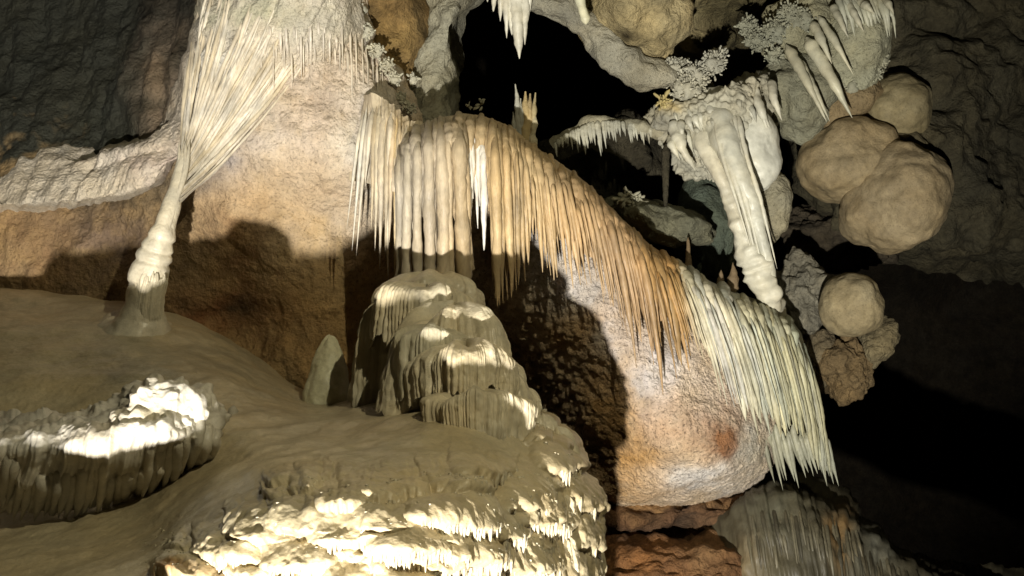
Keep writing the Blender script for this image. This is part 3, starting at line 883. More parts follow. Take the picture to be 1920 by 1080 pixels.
# knobs stepping down the right flank
for i, (x, y, d, rx, ht) in enumerate([(930, 640, 3.55, 26, 60), (955, 690, 3.40, 28, 60), (985, 735, 3.35, 30, 60), (1015, 785, 3.28, 32, 54), (1045, 815, 3.22, 34, 70), (1060, 855, 3.15, 26, 60), (1030, 870, 3.0, 28, 56),
                                       (1072, 925, 3.05, 34, 44), (1048, 935, 2.85, 26, 50), (1080, 955, 3.0, 32, 70), (1085, 1010, 2.95, 30, 80), (1058, 1020, 2.75, 28, 70), (1083, 1070, 2.9, 32, 90)]):
    skirt('drip_lobe', x, y, d, [(1, -6), (rx * .5, -3), (rx * .85, ht * .12), (rx * .98, ht * .35), (rx, ht * .55), (rx * .93, ht * .8), (rx * .85, ht)], 26, 0.08, 14, M_WET, CR, mound, 60 + i, nu=140, depthf=0.8)
# pillars standing on the left flank of the capital, down to the ground
for i, (x, y0, y1, d, R) in enumerate([(690, 640, 748, 4.02, 8), (703, 612, 750, 3.98, 9), (716, 600, 748, 3.95, 9), (729, 605, 745, 3.92, 10), (742, 610, 742, 3.90, 9), (755, 650, 738, 3.86, 9), (767, 655, 735, 3.82, 9), (779, 640, 733, 3.8, 8)]):
    stalactite('column', [(x, y0, d + .1), (x, (y0 + y1) / 2, d - .1), (x - 2, y1 + 8, d - .12)], R, M_RIB, np.array((0.50, 0.47, 0.36)) * rg.uniform(.9, 1.08), mound, tip=0.02, rootw=1.2, seed=i + 90, end=0.5)
blob('rounded_knob', 682, 735, 3.95, 30, 32, 0.09, M_WET, (0.50, 0.46, 0.34), mound, amp=0.15, scale=8, res=40, seed=31)

# small stalagmite
o = skirt('stalagmite', 620, 628, 4.15, [(1, 0), (10, 4), (18, 16), (28, 40), (36, 70), (42, 96), (45, 116), (45, 136), (44, 150)], 3, 0.0, 0, M_WET, (0.66, 0.65, 0.48), None, 12, nu=90, depthf=0.9, wav=0.05)
tag(o, 'small blunt grey green stalagmite standing alone before the brown wall', 'stalagmite')

# ================================================================== LEFT KNOB with a dripping fringe
knob = root('flowstone_lobe', P(300, 830, 3.1), 'lumpy white flowstone lobe with a fringe of drips at the lower left', 'flowstone')


def knob_disp(W, x, y):
    top = np.clip((845 - y) / 60, 0, 1)
    h = 0.03 * fbm(W, 6, 3, 111) + top * (0.022 * fbm(W, 18, 3, 112) + 0.022 * (0.5 - worley(W * np.array([1, 1, 1.5]), 17, 113)))
    low = 1 - top
    h += low * 0.010 * fbm(np.stack([x * 0.09 + (y - 830) * 0.022, y * 0.006, x * 0], -1), 1.0, 3, 114)
    return h


KS = 0.93
loft('lobe_body', [[(p, q, d * KS) for p, q, d in r] for r in [
    [(-120, 790, 3.6), (40, 785, 3.5), (190, 750, 3.4), (262, 700, 3.35), (330, 712, 3.35), (380, 735, 3.42), (414, 765, 3.6)],
    [(-130, 800, 3.3), (40, 795, 3.2), (195, 780, 3.14), (270, 728, 3.02), (340, 738, 3.05), (395, 760, 3.18), (430, 788, 3.6)],
    [(-140, 815, 3.02), (40, 812, 2.96), (190, 800, 2.92), (270, 776, 2.92), (345, 784, 2.97), (405, 798, 3.12), (438, 815, 3.6)],
    [(-140, 845, 2.95), (40, 845, 2.88), (170, 838, 2.84), (260, 830, 2.86), (340, 832, 2.93), (400, 836, 3.10), (432, 842, 3.5)],
    [(-140, 890, 3.00), (30, 890, 2.94), (140, 890, 2.92), (240, 885, 2.95), (318, 878, 3.02), (372, 872, 3.14), (410, 868, 3.45)],
    [(-140, 955, 3.12), (20, 955, 3.08), (130, 950, 3.06), (215, 940, 3.10), (285, 922, 3.16), (340, 905, 3.25), (380, 892, 3.5)],
]], 420, 260, M_WET, (0.64, 0.61, 0.54), [(300, 780, 50, 12, (0.40, 0.36, 0.24), 0.7), (320, 890, 160, 40, (0.44, 0.41, 0.33), 0.7)], knob_disp, parent=knob, seed=6)
rk = np.random.default_rng(5)
for i in range(36):
    x = -70 + i * 14 + rk.uniform(-3, 3)
    yb = np.interp(x, [-70, 240, 320, 420], [975, 968, 930, 872]) + rk.uniform(-22, 12)
    d0 = np.interp(x, [-70, 180, 300, 420], [2.93, 2.86, 2.94, 3.18]) * KS
    ys = yb - rk.uniform(80, 125)
    dk = lambda xx, yy: depth('lobe_body', xx, yy)
    stalactite('drip', [(x + 16, ys, dk(x + 16, ys) + 0.03), (x + 12, ys + 30, dk(x + 12, ys + 30) + .005), (x + 7, (ys + yb) / 2 + 10, dk(x + 7, (ys + yb) / 2 + 10) - 0.005), (x - 4, yb, dk(x - 4, yb) - 0.01)], rk.uniform(7, 12.5), M_WET, np.array((0.56, 0.53, 0.45)) * rk.uniform(.85, 1.08), knob, n=20, sides=9, tip=0.5, seed=i)

# ================================================================== LEFT COLUMN with curtain feeding it
lc = root('flowstone_column', P(280, 590, 4.34), 'leaning column at the left with ringed bulges, fed by strands of the curtain above', 'column')
c = catmull([(354, 235, 4.66), (346, 290, 4.46), (333, 345, 4.36), (318, 395, 4.28), (303, 440, 4.24), (290, 480, 4.24), (279, 530, 4.24), (270, 575, 4.24), (262, 625, 4.26), (255, 660, 4.34)], 220)
yy = c[:, 1]
R = np.interp(yy, [235, 300, 350, 400, 425, 436, 444, 450, 456, 464, 470, 476, 484, 492, 500, 520, 532, 538, 545, 556, 572, 596, 612, 628, 660], [6, 12, 14, 17, 20, 25, 27, 24, 27, 30, 27, 31, 33, 29, 34, 37, 35, 31, 35, 37, 38, 44, 54, 72, 96])
tube('shaft', P(c[:, 0], c[:, 1], c[:, 2]), R * c[:, 2] / F, M_WET, (0.64, 0.59, 0.47), lc, sides=64, lump=0.12, lumpscale=9, seed=8)
for i in range(26):
    a0 = -1.0 + 2.0 * i / 25
    x0 = 279 + 33 * a0
    stalactite('flute', [(x0 + 2, 520 + rg.uniform(-12, 10), 4.24 - 0.085 * math.sqrt(1 - a0 * a0 * .96)), (x0 - 6, 560, 4.235 - 0.09 * math.sqrt(1 - a0 * a0 * .96)), (x0 - 12 + 4 * a0, 606, 4.25 - 0.09 * math.sqrt(1 - a0 * a0 * .96))], rg.uniform(2.6, 4.4), M_WET, (0.60, 0.56, 0.45), lc, n=18, sides=8, tip=0.3, seed=i + 800)
# pale canopy sheet on the upper left
can = root('flowstone_canopy', P(420, 120, 4.8), 'pale wrinkled flowstone sheet spreading over the upper left, with a ragged lower lip', 'flowstone')


def can_disp(W, x, y):
    e = fbm(W, 8, 3, 121)
    h = 0.03 * fbm(W, 3, 3, 122) + 0.012 * e + 0.006 * (0.5 - worley(W, 45, 123))
    h += 0.012 * fbm(np.stack([(x + 0.55 * y) * 0.06, y * 0.006, x * 0], -1), 1.0, 3, 124)
    return h


loft('canopy_sheet', [
    [(360, -160, 5.4), (385, -160, 4.75), (480, -160, 4.6), (600, -160, 4.65), (670, -150, 4.9), (700, -140, 5.3)],
    [(372, -20, 5.4), (392, -20, 4.70), (490, -20, 4.52), (600, -20, 4.55), (668, 0, 4.75), (700, 10, 5.2)],
    [(350, 80, 5.3), (372, 80, 4.72), (470, 80, 4.53), (580, 80, 4.60), (660, 90, 4.80), (700, 100, 5.2)],
    [(310, 180, 5.25), (335, 180, 4.78), (400, 180, 4.58), (470, 180, 4.62), (530, 170, 4.85), (580, 170, 5.2)],
    [(255, 250, 5.2), (285, 250, 4.82), (345, 250, 4.62), (395, 250, 4.66), (430, 245, 4.85), (460, 240, 5.2)],
    [(20, 300, 5.4), (120, 305, 5.0), (215, 305, 4.84), (280, 300, 4.70), (325, 295, 4.66), (355, 290, 4.75), (380, 280, 5.1)],
    [(-120, 350, 5.4), (40, 345, 5.0), (140, 343, 4.85), (230, 340, 4.72), (290, 325, 4.68), (325, 305, 4.72), (345, 290, 5.0)],
    [(-120, 385, 5.1), (60, 385, 4.88), (200, 375, 4.78), (262, 358, 4.74), (310, 335, 4.78), (335, 305, 5.0)],
    [(-120, 400, 5.3), (60, 400, 5.2), (205, 384, 5.1), (265, 364, 5.1), (312, 340, 5.1), (338, 312, 5.2)],
], 330, 330, M_WALL, (0.68, 0.62, 0.52), [(470, 20, 150, 40, (0.50, 0.50, 0.38), 0.8), (400, 130, 50, 60, (0.62, 0.62, 0.60), 0.8), (300, 300, 70, 40, (0.62, 0.52, 0.46), 0.8), (600, 60, 70, 40, (0.58, 0.55, 0.46), 0.8), (330, 120, 26, 120, (0.24, 0.19, 0.14), 0.9)],
    can_disp, parent=can, seed=7)
# strands that run down the sheet and gather into the column
NF = 130
for i in range(NF):
    u = (i + rg.uniform(-.6, .6)) / (NF - 1)
    x0 = 372 + 225 * max(u, 0) ** 0.9
    y0 = rg.uniform(-70, 200) if u < 0.75 else rg.uniform(60, 190)
    x0 = x0 - max(y0 - 80, 0) * (0.30 + 0.75 * max(u, 0))
    y1 = 288 + 85 * max(u, 0) ** 1.4 + rg.uniform(-14, 26)
    x1 = np.interp(y1, [290, 345, 395], [340, 328, 314]) + 16 * u
    d1 = np.interp(y1, [290, 345, 395], [4.44, 4.335, 4.26])
    dA = min(depth('canopy_sheet', x0, y0), depth('cave_wall', x0, y0))
    pts = [(x0 + 3, y0, dA + 0.03)]
    wv = rg.uniform(-7, 7)
    for t in (0.2, 0.4, 0.6, 0.8):
        x = x0 + (x1 - x0) * t + (24 * (u - .1) + wv) * math.sin(t * 3.1) + 2.2 * math.sin(t * 9 + i)
        y = y0 + (y1 - y0) * t
        dd = min(depth('canopy_sheet', x, y), depth('cave_wall', x, y)) + 0.007 - rg.uniform(0, .007)
        pts.append((x, y, dd * (1 - t ** 3) + (d1 + .03) * t ** 3))
    pts.append((x1, y1, d1))
    colr = [(0.66, 0.62, 0.53), (0.65, 0.59, 0.48), (0.66, 0.61, 0.52), (0.68, 0.64, 0.56), (0.62, 0.55, 0.42)][i % 5]
    stalactite('curtain_strand', pts, rg.uniform(1.8, 4.6), M_RIB, colr, lc, n=40, sides=9, tip=0.25, rootw=0.5, seed=i + 130, end=0.5, sharp=0.5, lump=0.22)
for i in range(10):
    u = i / 9
    stalactite('curtain_strand', [(336 + 20 * u, 262 + 10 * (i % 3), 4.47), (334 + 14 * u, 325, 4.37), (316 + 14 * u, 380, 4.28), (300 + 16 * u, 432, 4.22)], rg.uniform(3, 5), M_RIB, (0.60, 0.55, 0.44), lc, n=24, sides=8, tip=0.1, seed=i + 180, end=0.6, rootw=.4)
# hanging runnels on the upper right of the sheet
for i in range(48):
    x = 480 + i * 5.0 + rg.uniform(-3, 3)
    y = np.interp(x, [470, 560, 640, 720], [70, 50, 55, 110]) + rg.uniform(-25, 30)
    ln = rg.uniform(40, 110)
    d = min(depth('cave_wall', x, y + ln / 2), depth('canopy_sheet', x, y + 10)) + 0.006
    stalactite('runnel', [(x, y, d + 0.03), (x + 1, y + ln * .4, d - .005), (x + 2, y + ln, depth('cave_wall', x, y + ln) + .004)], rg.uniform(1.4, 3.2), M_RIB, np.array((0.68, 0.63, 0.55)) * rg.uniform(.9, 1.08), can, n=20, sides=8, tip=0.6, rootw=.6, seed=i + 210, lump=0.2)

# ================================================================== MIDDLE CURTAINS left of the columns
cur = root('flowstone_curtain', P(715, 200, 4.6), 'thin beige curtain with long pointed folds just left of the columns', 'flowstone')
loft('curtain_sheet', [
    [(672, 190, 4.85), (690, 178, 4.62), (712, 180, 4.55), (740, 200, 4.52), (765, 222, 4.50), (800, 235, 4.6)],
    [(668, 230, 4.80), (690, 225, 4.58), (712, 225, 4.48), (738, 240, 4.42), (756, 255, 4.36), (790, 270, 4.5)],
    [(664, 290, 4.72), (684, 290, 4.58), (706, 290, 4.45), (728, 300, 4.40), (746, 310, 4.34), (770, 320, 4.5)],
    [(655, 340, 4.68), (668, 340, 4.64), (696, 345, 4.50), (716, 350, 4.42), (738, 360, 4.34), (760, 365, 4.5)],
], 140, 120, M_RIB, (0.58, 0.51, 0.39), [(700, 300, 20, 60, (0.66, 0.64, 0.58), 0.7), (745, 260, 20, 50, (0.58, 0.45, 0.27), 0.7)],
    lambda W, x, y: 0.014 * fbm(np.stack([x * 0.16, y * 0.005, x * 0], -1), 1.0, 3, 131) + 0.008 * fbm(W, 12, 3, 132), parent=cur, seed=8)
for i, (x0, x1, y0, y1, R, colr) in enumerate([
    (688, 660, 200, 470, 4, (0.64, 0.62, 0.56)), (682, 650, 210, 430, 3.5, (0.6, 0.57, 0.5)), (694, 668, 205, 480, 4, (0.62, 0.58, 0.5)),
    (700, 684, 200, 350, 5, (0.62, 0.58, 0.50)), (706, 696, 200, 430, 6, BEIGE), (712, 703, 200, 470, 6, CREAM), (718, 712, 205, 505, 7, (0.58, 0.52, 0.42)), (722, 728, 205, 528, 6, CREAM),
    (730, 722, 210, 480, 6, BEIGE), (738, 730, 215, 455, 6, (0.6, 0.5, 0.36)), (744, 740, 220, 518, 4.5, (0.62, 0.50, 0.30)), (750, 742, 225, 500, 5, BEIGE), (734, 727, 210, 400, 6, (0.64, 0.58, 0.48)),
    (756, 748, 232, 480, 6, BEIGE), (762, 752, 236, 440, 6, CREAM)]):
    dd = 4.50 - (x0 - 690) * 0.0022
    stalactite('curtain_fold', [(x0, y0, dd + .06), (x0 - 1 + (x1 - x0) * .3, y0 + (y1 - y0) * .25, dd - .03), (x0 + (x1 - x0) * .65, y0 + (y1 - y0) * .6, dd - .03), (x1, y1, dd)],
               R, M_RIB, colr, cur, n=40, sides=10, tip=0.6, rootw=0.8, seed=i + 240, lump=0.15)

# popcorn crust along the wall's right shoulder
o = coral('cave_coral', [(705, 95, 4.85, 8, 26), (725, 125, 4.85, 8, 26), (740, 150, 4.9, 7, 20), (752, 185, 4.9, 7, 22), (768, 205, 4.85, 6, 18), (775, 150, 5.1, 6, 8), (690, 60, 4.85, 8, 14), (670, 20, 4.9, 10, 14)], M_CORAL, (0.50, 0.49, 0.40), size=2.2, seed=1, mult=3, spiky=1.0)
tag(o, 'crust of white cave coral down the right shoulder of the pale wall', 'cave coral', 'tufts of cave coral')

# ================================================================== TOP STALACTITES
top = root('stalactite_cluster', P(960, -20, 4.9), 'cluster of white stalactites hanging into the black opening at the top centre', 'stalactite')
for i, (x0, y0, x1, y1, R) in enumerate([(965, -40, 974, 110, 15), (985, -40, 984, 84, 9), (948, -40, 950, 72, 8), (940, -40, 938, 40, 7), (928, -40, 925, 22, 8), (957, -30, 960, 66, 9), (995, -40, 992, 26, 7), (915, -50, 914, 4, 8)]):
    stalactite('stalactite', [(x0, y0, 4.9), ((x0 + x1) / 2, (y0 + y1) / 2, 4.87), (x1, y1, 4.9)], R, M_FLOW, np.array((0.56, 0.55, 0.47)) * rg.uniform(.92, 1.05), top, n=40, sides=16, tip=0.75, rootw=1.5, seed=i + 300, sharp=0.6, lump=0.22)
blob('root_knot', 955, -45, 4.95, 62, 36, 0.16, M_FLOW, (0.5, 0.5, 0.42), top, amp=0.25, scale=9, res=50, seed=61)
o = stalactite('stalactite', [(1080, -50, 4.7), (1086, -5, 4.7), (1096, 30, 4.7), (1099, 46, 4.7)], 9, M_FLOW, (0.58, 0.58, 0.44), n=34, sides=16, tip=0.10, rootw=1.6, sharp=0.5, seed=330)
tag(o, 'short blunt pale stalactite hanging alone at the top, right of the white cluster', 'stalactite')

# small column cluster standing on the crest
cc = root('stalagmite_cluster', P(985, 250, 4.75), 'little brown and grey clump of knobbly columns rising behind the crest of the arch', 'stalagmite')
for i, (x0, y0, x1, y1, R, colr) in enumerate([(966, 158, 975, 250, 6, GREY), (976, 185, 978, 250, 5, GREY), (985, 172, 986, 252, 7, (0.42, 0.33, 0.17)), (994, 176, 990, 252, 7, (0.40, 0.32, 0.18)), (1004, 174, 996, 255, 5, (0.40, 0.34, 0.2)), (1000, 205, 1000, 260, 7, (0.44, 0.40, 0.28)), (962, 210, 964, 250, 3, GREY)]):
    stalactite('column', [(x1, y1 + 20, 4.8), ((x0 + x1) / 2, (y0 + y1) / 2, 4.78), (x0, y0, 4.8)], R, M_CORAL, colr, cc, n=26, sides=10, tip=0.35, rootw=1.3, seed=i + 340, lump=0.4, lumpscale=22, end=0.25)
o = coral('cave_coral', [(878, 200, 4.75, 2.5, 5), (905, 196, 4.75, 4, 8)], M_CORAL, (0.34, 0.34, 0.27), size=2.5, seed=2, spiky=2.2)
tag(o, 'two tiny spiky sprigs on the crest of the arch against the black opening', 'cave coral', 'tufts of cave coral')

# ================================================================== FRINGE in the opening
fr = root('stalactite_fringe', P(1125, 230, 5.1), 'row of short grey stalactites fringing a ledge inside the dark opening', 'stalactite')
tube('ledge', P(*catmull([(1040, 275, 5.25), (1070, 250, 5.2), (1110, 232, 5.15), (1160, 230, 5.15), (1205, 240, 5.1), (1240, 255, 5.1)], 60).T), 12 * 5.1 / F, M_CORAL, (0.30, 0.29, 0.22), fr, sides=20, lump=0.6, lumpscale=12, seed=9)
for i in range(34):
    x = 1042 + i * 5.4 + rg.uniform(-2, 2)
    y = np.interp(x, [1040, 1070, 1110, 1160, 1225], [268, 246, 226, 226, 240])
    ln = np.interp(x, [1040, 1070, 1110, 1130, 1160, 1200, 1225], [24, 36, 66, 50, 34, 36, 34]) * rg.uniform(.5, 1.15)
    stalactite('stalactite', [(x, y, 5.1), (x + ln * .05, y + ln * .5, 5.08), (x + ln * .12, y + ln, 5.09)], rg.uniform(3, 5.5), M_CORAL, np.array((0.42, 0.42, 0.35)) * rg.uniform(.8, 1.1), fr, n=18, sides=8, tip=0.7, rootw=1.4, seed=i + 400, lump=0.3)
# dim floor rock seen through the opening
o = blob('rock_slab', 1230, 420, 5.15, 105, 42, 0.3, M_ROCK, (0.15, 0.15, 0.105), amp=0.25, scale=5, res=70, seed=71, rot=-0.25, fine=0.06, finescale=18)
tag(o, 'dim grey rock ledge behind the middle of the arch crest', 'rock')
o = coral('cave_coral', [(1175, 378, 5.0, 10, 22), (1195, 378, 5.0, 8, 16), (1180, 365, 5.0, 3, 6)], M_CORAL, (0.34, 0.34, 0.27), size=3.2, seed=4, spiky=1.6)
tag(o, 'tuft of spiky grey coral on the dim ledge above the arch crest', 'cave coral', 'tufts of cave coral')
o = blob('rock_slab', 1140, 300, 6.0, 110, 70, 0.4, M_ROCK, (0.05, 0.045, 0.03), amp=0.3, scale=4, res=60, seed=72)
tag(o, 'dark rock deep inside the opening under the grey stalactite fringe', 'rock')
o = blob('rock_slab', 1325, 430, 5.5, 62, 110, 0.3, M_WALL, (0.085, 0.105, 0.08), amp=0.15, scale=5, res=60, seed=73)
tag(o, 'blue green grey rock face left of the ringed column pair', 'rock')
for x0, y0, x1, y1 in ((1248, 330, 1247, 410),):
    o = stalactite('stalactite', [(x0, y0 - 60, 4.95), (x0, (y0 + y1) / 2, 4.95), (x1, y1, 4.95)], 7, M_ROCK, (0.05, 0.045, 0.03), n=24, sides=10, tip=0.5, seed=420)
    tag(o, 'dark thin stalactite silhouetted before the dim ledge', 'stalactite')
st = root('stalagmite_cluster', P(1380, 525, 4.85), 'little rust brown stubs on the crest beside the foot of the ringed column pair', 'stalagmite')
for i, (x, y0, y1, R) in enumerate([(1290, 445, 495, 6), (1374, 492, 540, 9), (1352, 506, 530, 7)]):
    stalactite('stub', [(x, y1 + 10, 4.8), (x, (y0 + y1) / 2, 4.8), (x, y0, 4.8)], R, M_CORAL, (0.15, 0.11, 0.065), st, n=18, sides=9, tip=0.5, seed=i + 430, lump=0.4)

# ================================================================== RIGHT LEDGE and COLUMN PAIR
rc = root('column_pair', P(1425, 555, 4.75), 'pair of leaning grey white columns, one ringed, on the right of the arch', 'column')
c = catmull([(1295, 225, 5.1), (1318, 265, 4.9), (1340, 310, 4.82), (1360, 350, 4.8), (1380, 400, 4.78), (1400, 450, 4.76), (1420, 500, 4.75), (1440, 555, 4.76), (1450, 600, 4.95)], 140)
R = np.interp(c[:, 1], [265, 300, 350, 372, 385, 400, 415, 430, 450, 475, 500, 530, 560], [22, 15, 12, 14, 17, 16, 20, 21, 25, 28, 30, 28, 24]) * (1 + (0.05 * np.sin(c[:, 1] * 0.33 + 2 * np.sin(c[:, 1] * 0.05)) + 0.03 * np.sin(c[:, 1] * 0.11)) * np.clip((c[:, 1] - 365) / 20, 0, 1))
tube('shaft', P(c[:, 0], c[:, 1], c[:, 2]), R * c[:, 2] / F, M_FLOW, (0.56, 0.55, 0.46), rc, sides=30, lump=0.2, lumpscale=14, seed=10)
c = catmull([(1340, 190, 5.05), (1352, 235, 4.86), (1375, 300, 4.72), (1398, 360, 4.70), (1418, 420, 4.70), (1436, 480, 4.70), (1452, 555, 4.74), (1460, 600, 4.95)], 100)
R = np.interp(c[:, 1], [240, 300, 380, 430, 480, 560], [30, 22, 18, 15, 12, 9])
tube('shaft', P(c[:, 0], c[:, 1], c[:, 2]), R * c[:, 2] / F, M_FLOW, (0.52, 0.52, 0.44), rc, sides=28, lump=0.2, lumpscale=12, seed=12)
for i in range(6):
    x = 1340 + i * 9
    stalactite('strand', [(x - 6, 190 + 8 * (i % 3), 4.95), (x, 222, 4.80), (x + 14, 290, 4.70), (x + 42, 380, 4.67), (x + 72, 480 + 12 * (i % 3), 4.69)], rg.uniform(4, 7), M_FLOW, (0.54, 0.53, 0.44), rc, n=34, sides=9, tip=0.5, seed=i + 450, lump=0.25)

led = root('rock_ledge', P(1330, 190, 4.95), 'knobbly grey ledge with hanging stalactites above the leaning column pair', 'rock')
loft('ledge_body', [
    [(1215, 215, 5.5), (1250, 185, 5.3), (1300, 165, 5.25), (1360, 160, 5.2), (1420, 135, 5.2), (1450, 125, 5.5)],
    [(1210, 225, 5.2), (1250, 200, 5.0), (1300, 185, 4.92), (1360, 175, 4.88), (1420, 150, 4.9), (1460, 150, 5.3)],
    [(1225, 260, 5.2), (1262, 240, 4.95), (1310, 230, 4.86), (1360, 225, 4.80), (1410, 215, 4.88), (1460, 220, 5.3)],
    [(1255, 300, 5.3), (1285, 290, 5.05), (1320, 285, 4.95), (1365, 280, 4.82), (1410, 280, 4.95), (1462, 300, 5.3)],
    [(1300, 350, 5.5), (1320, 340, 5.3), (1345, 335, 5.1), (1380, 340, 4.9), (1425, 350, 5.0), (1470, 370, 5.3)],
], 190, 190, M_CORAL, (0.42, 0.41, 0.33), [(1240, 240, 30, 40, (0.28, 0.28, 0.24), 0.8), (1405, 190, 10, 12, (0.14, 0.08, 0.04), 1.0), (1270, 200, 20, 16, (0.46, 0.38, 0.2), 0.8)],
    lambda W, x, y: 0.045 * fbm(W, 7, 4, 141) + 0.035 * (0.5 - worley(W * np.array([1, 1, 0.45]), 24, 142)) + 0.012 * fbm(W, 40, 2, 143), parent=led, seed=9)
for i, (x0, y0, x1, y1, R) in enumerate([(1262, 225, 1304, 320, 13), (1275, 225, 1282, 262, 7), (1290, 215, 1300, 248, 7), (1300, 210, 1314, 245, 6), (1310, 200, 1318, 240, 6), (1255, 255, 1275, 300, 7),
                                         (1415, 165, 1446, 245, 9), (1400, 175, 1418, 232, 7), (1445, 150, 1466, 226, 8), (1380, 220, 1392, 268, 7), (1330, 190, 1338, 235, 7), (1350, 185, 1356, 228, 7), (1428, 200, 1440, 246, 5), (1370, 190, 1378, 240, 6)]):
    stalactite('stalactite', [(x0, y0, 4.92), (x0 + (x1 - x0) * .35, (y0 + y1) / 2, 4.82), (x1, y1, 4.84)], R, M_FLOW, np.array((0.56, 0.56, 0.48)) * rg.uniform(.9, 1.05), led, n=26, sides=12, tip=0.65, rootw=1.4, seed=i + 470, lump=0.25)
for i in range(40):
    x = rg.uniform(1250, 1445)
    y = np.interp(x, [1250, 1300, 1360, 1445], [225, 205, 200, 165]) + rg.uniform(-10, 90)
    d = depth('ledge_body', x, y)
    ln = rg.uniform(16, 46)
    stalactite('stalactite', [(x, y, d + .03), (x + ln * .15, y + ln * .4, d - .02), (x + ln * .35, y + ln, d - .01)], rg.uniform(3, 6), M_CORAL, np.array((0.50, 0.50, 0.42)) * rg.uniform(.85, 1.05), led, n=14, sides=8, tip=0.7, seed=i + 700, lump=0.35)
blob('white_bulge', 1415, 280, 4.95, 46, 78, 0.14, M_FLOW, (0.56, 0.56, 0.48), led, amp=0.14, scale=6, res=60, seed=74, rot=0.15)
blob('lower_rib', 1440, 380, 5.1, 40, 80, 0.2, M_WALL, (0.34, 0.32, 0.23), led, amp=0.2, scale=6, res=50, seed=75)
o = coral('cave_coral', [(1262, 130, 5.0, 12, 40), (1300, 145, 4.95, 16, 70), (1335, 120, 4.95, 14, 56), (1350, 105, 5.0, 8, 20), (1290, 165, 4.95, 20, 50), (1275, 122, 5.0, 8, 16)], M_CORAL, (0.44, 0.44, 0.37), size=2.1, seed=5, mult=3.6, spiky=1.1)
tag(o, 'bushy white cave coral growing on top of the grey ledge', 'cave coral', 'tufts of cave coral')
o = coral('cave_coral', [(1243, 190, 4.95, 5, 20), (1240, 200, 4.95, 4, 10)], M_CORAL, (0.46, 0.40, 0.2), size=3, seed=6, spiky=1.8)
tag(o, 'tiny yellowish coral sprig at the left end of the grey ledge', 'cave coral', 'tufts of cave coral')

# ================================================================== UPPER RIGHT
ur = root('rock_outcrop', P(1560, 60, 5.1), 'pale green rounded rock with three long slanting stalactites at the upper right', 'rock')
blob('rounded_face', 1590, 95, 5.2, 70, 95, 0.28, M_WALL, (0.38, 0.38, 0.27), ur, amp=0.14, scale=5, res=80, seed=76, fine=0.03, finescale=26)
blob('upper_mass', 1500, 60, 5.25, 80, 70, 0.25, M_WALL, (0.34, 0.33, 0.22), ur, amp=0.22, scale=6, res=70, seed=77, rot=0.4, fine=0.05, finescale=20)
blob('lower_face', 1500, 175, 5.2, 70, 85, 0.2, M_WALL, (0.25, 0.25, 0.18), ur, amp=0.34, scale=4, res=60, seed=78)
blob('brown_face', 1570, 190, 5.25, 80, 60, 0.2, M_WALL, (0.26, 0.20, 0.11), ur, amp=0.2, scale=5, res=60, seed=79)
for i, (x0, y0, x1, y1, R) in enumerate([(1474, 84, 1550, 228, 9), (1496, 110, 1556, 228, 7), (1512, 70, 1598, 221, 12), (1522, 40, 1560, 120, 8), (1535, 30, 1600, 140, 7), (1610, 0, 1640, 26, 8), (1655, -10, 1676, 26, 7), (1585, 0, 1620, 60, 7), (1560, 10, 1590, 70, 7)]):
    stalactite('stalactite', [(x0, y0, 5.0), (x0 + (x1 - x0) * .5, y0 + (y1 - y0) * .47, 4.88), (x1, y1, 4.86)], R, M_FLOW, np.array((0.50, 0.49, 0.37)) * rg.uniform(.9, 1.05), ur, n=34, sides=12, tip=0.6, rootw=1.3, seed=i + 500, lump=0.16)
for i in range(16):
    x = 1570 + i * 6 + rg.uniform(-3, 3)
    stalactite('stalactite', [(x, -10 + rg.uniform(-6, 12), 5.0), (x + 14, 25, 4.92), (x + 24 + rg.uniform(-5, 5), 50 + rg.uniform(-12, 25), 4.95)], rg.uniform(4, 7), M_FLOW, np.array((0.46, 0.47, 0.37)), ur, n=18, sides=8, tip=0.7, seed=i + 520, lump=0.3)
o = coral('cave_coral', [(1400, 50, 5.05, 10, 40), (1420, 75, 5.05, 14, 50), (1450, 60, 5.0, 14, 50), (1480, 30, 5.0, 14, 50), (1450, 105, 5.0, 10, 24), (1500, 40, 5.0, 14, 30)], M_CORAL, (0.30, 0.31, 0.24), size=2.1, seed=7, mult=3.6, spiky=1.1)
tag(o, 'spiky pale coral cluster jutting left from the upper right rock', 'cave coral', 'tufts of cave coral')
o = coral('cave_coral', [(1650, 115, 5.05, 8, 34), (1640, 140, 5.05, 8, 26), (1610, 150, 5.05, 12, 34), (1595, 165, 5.05, 10, 16)], M_CORAL, (0.36, 0.36, 0.27), size=2.0, seed=8, mult=3.2, spiky=1.0)
tag(o, 'pale coral fringe under the right rim of the rounded green rock', 'cave coral', 'tufts of cave coral')

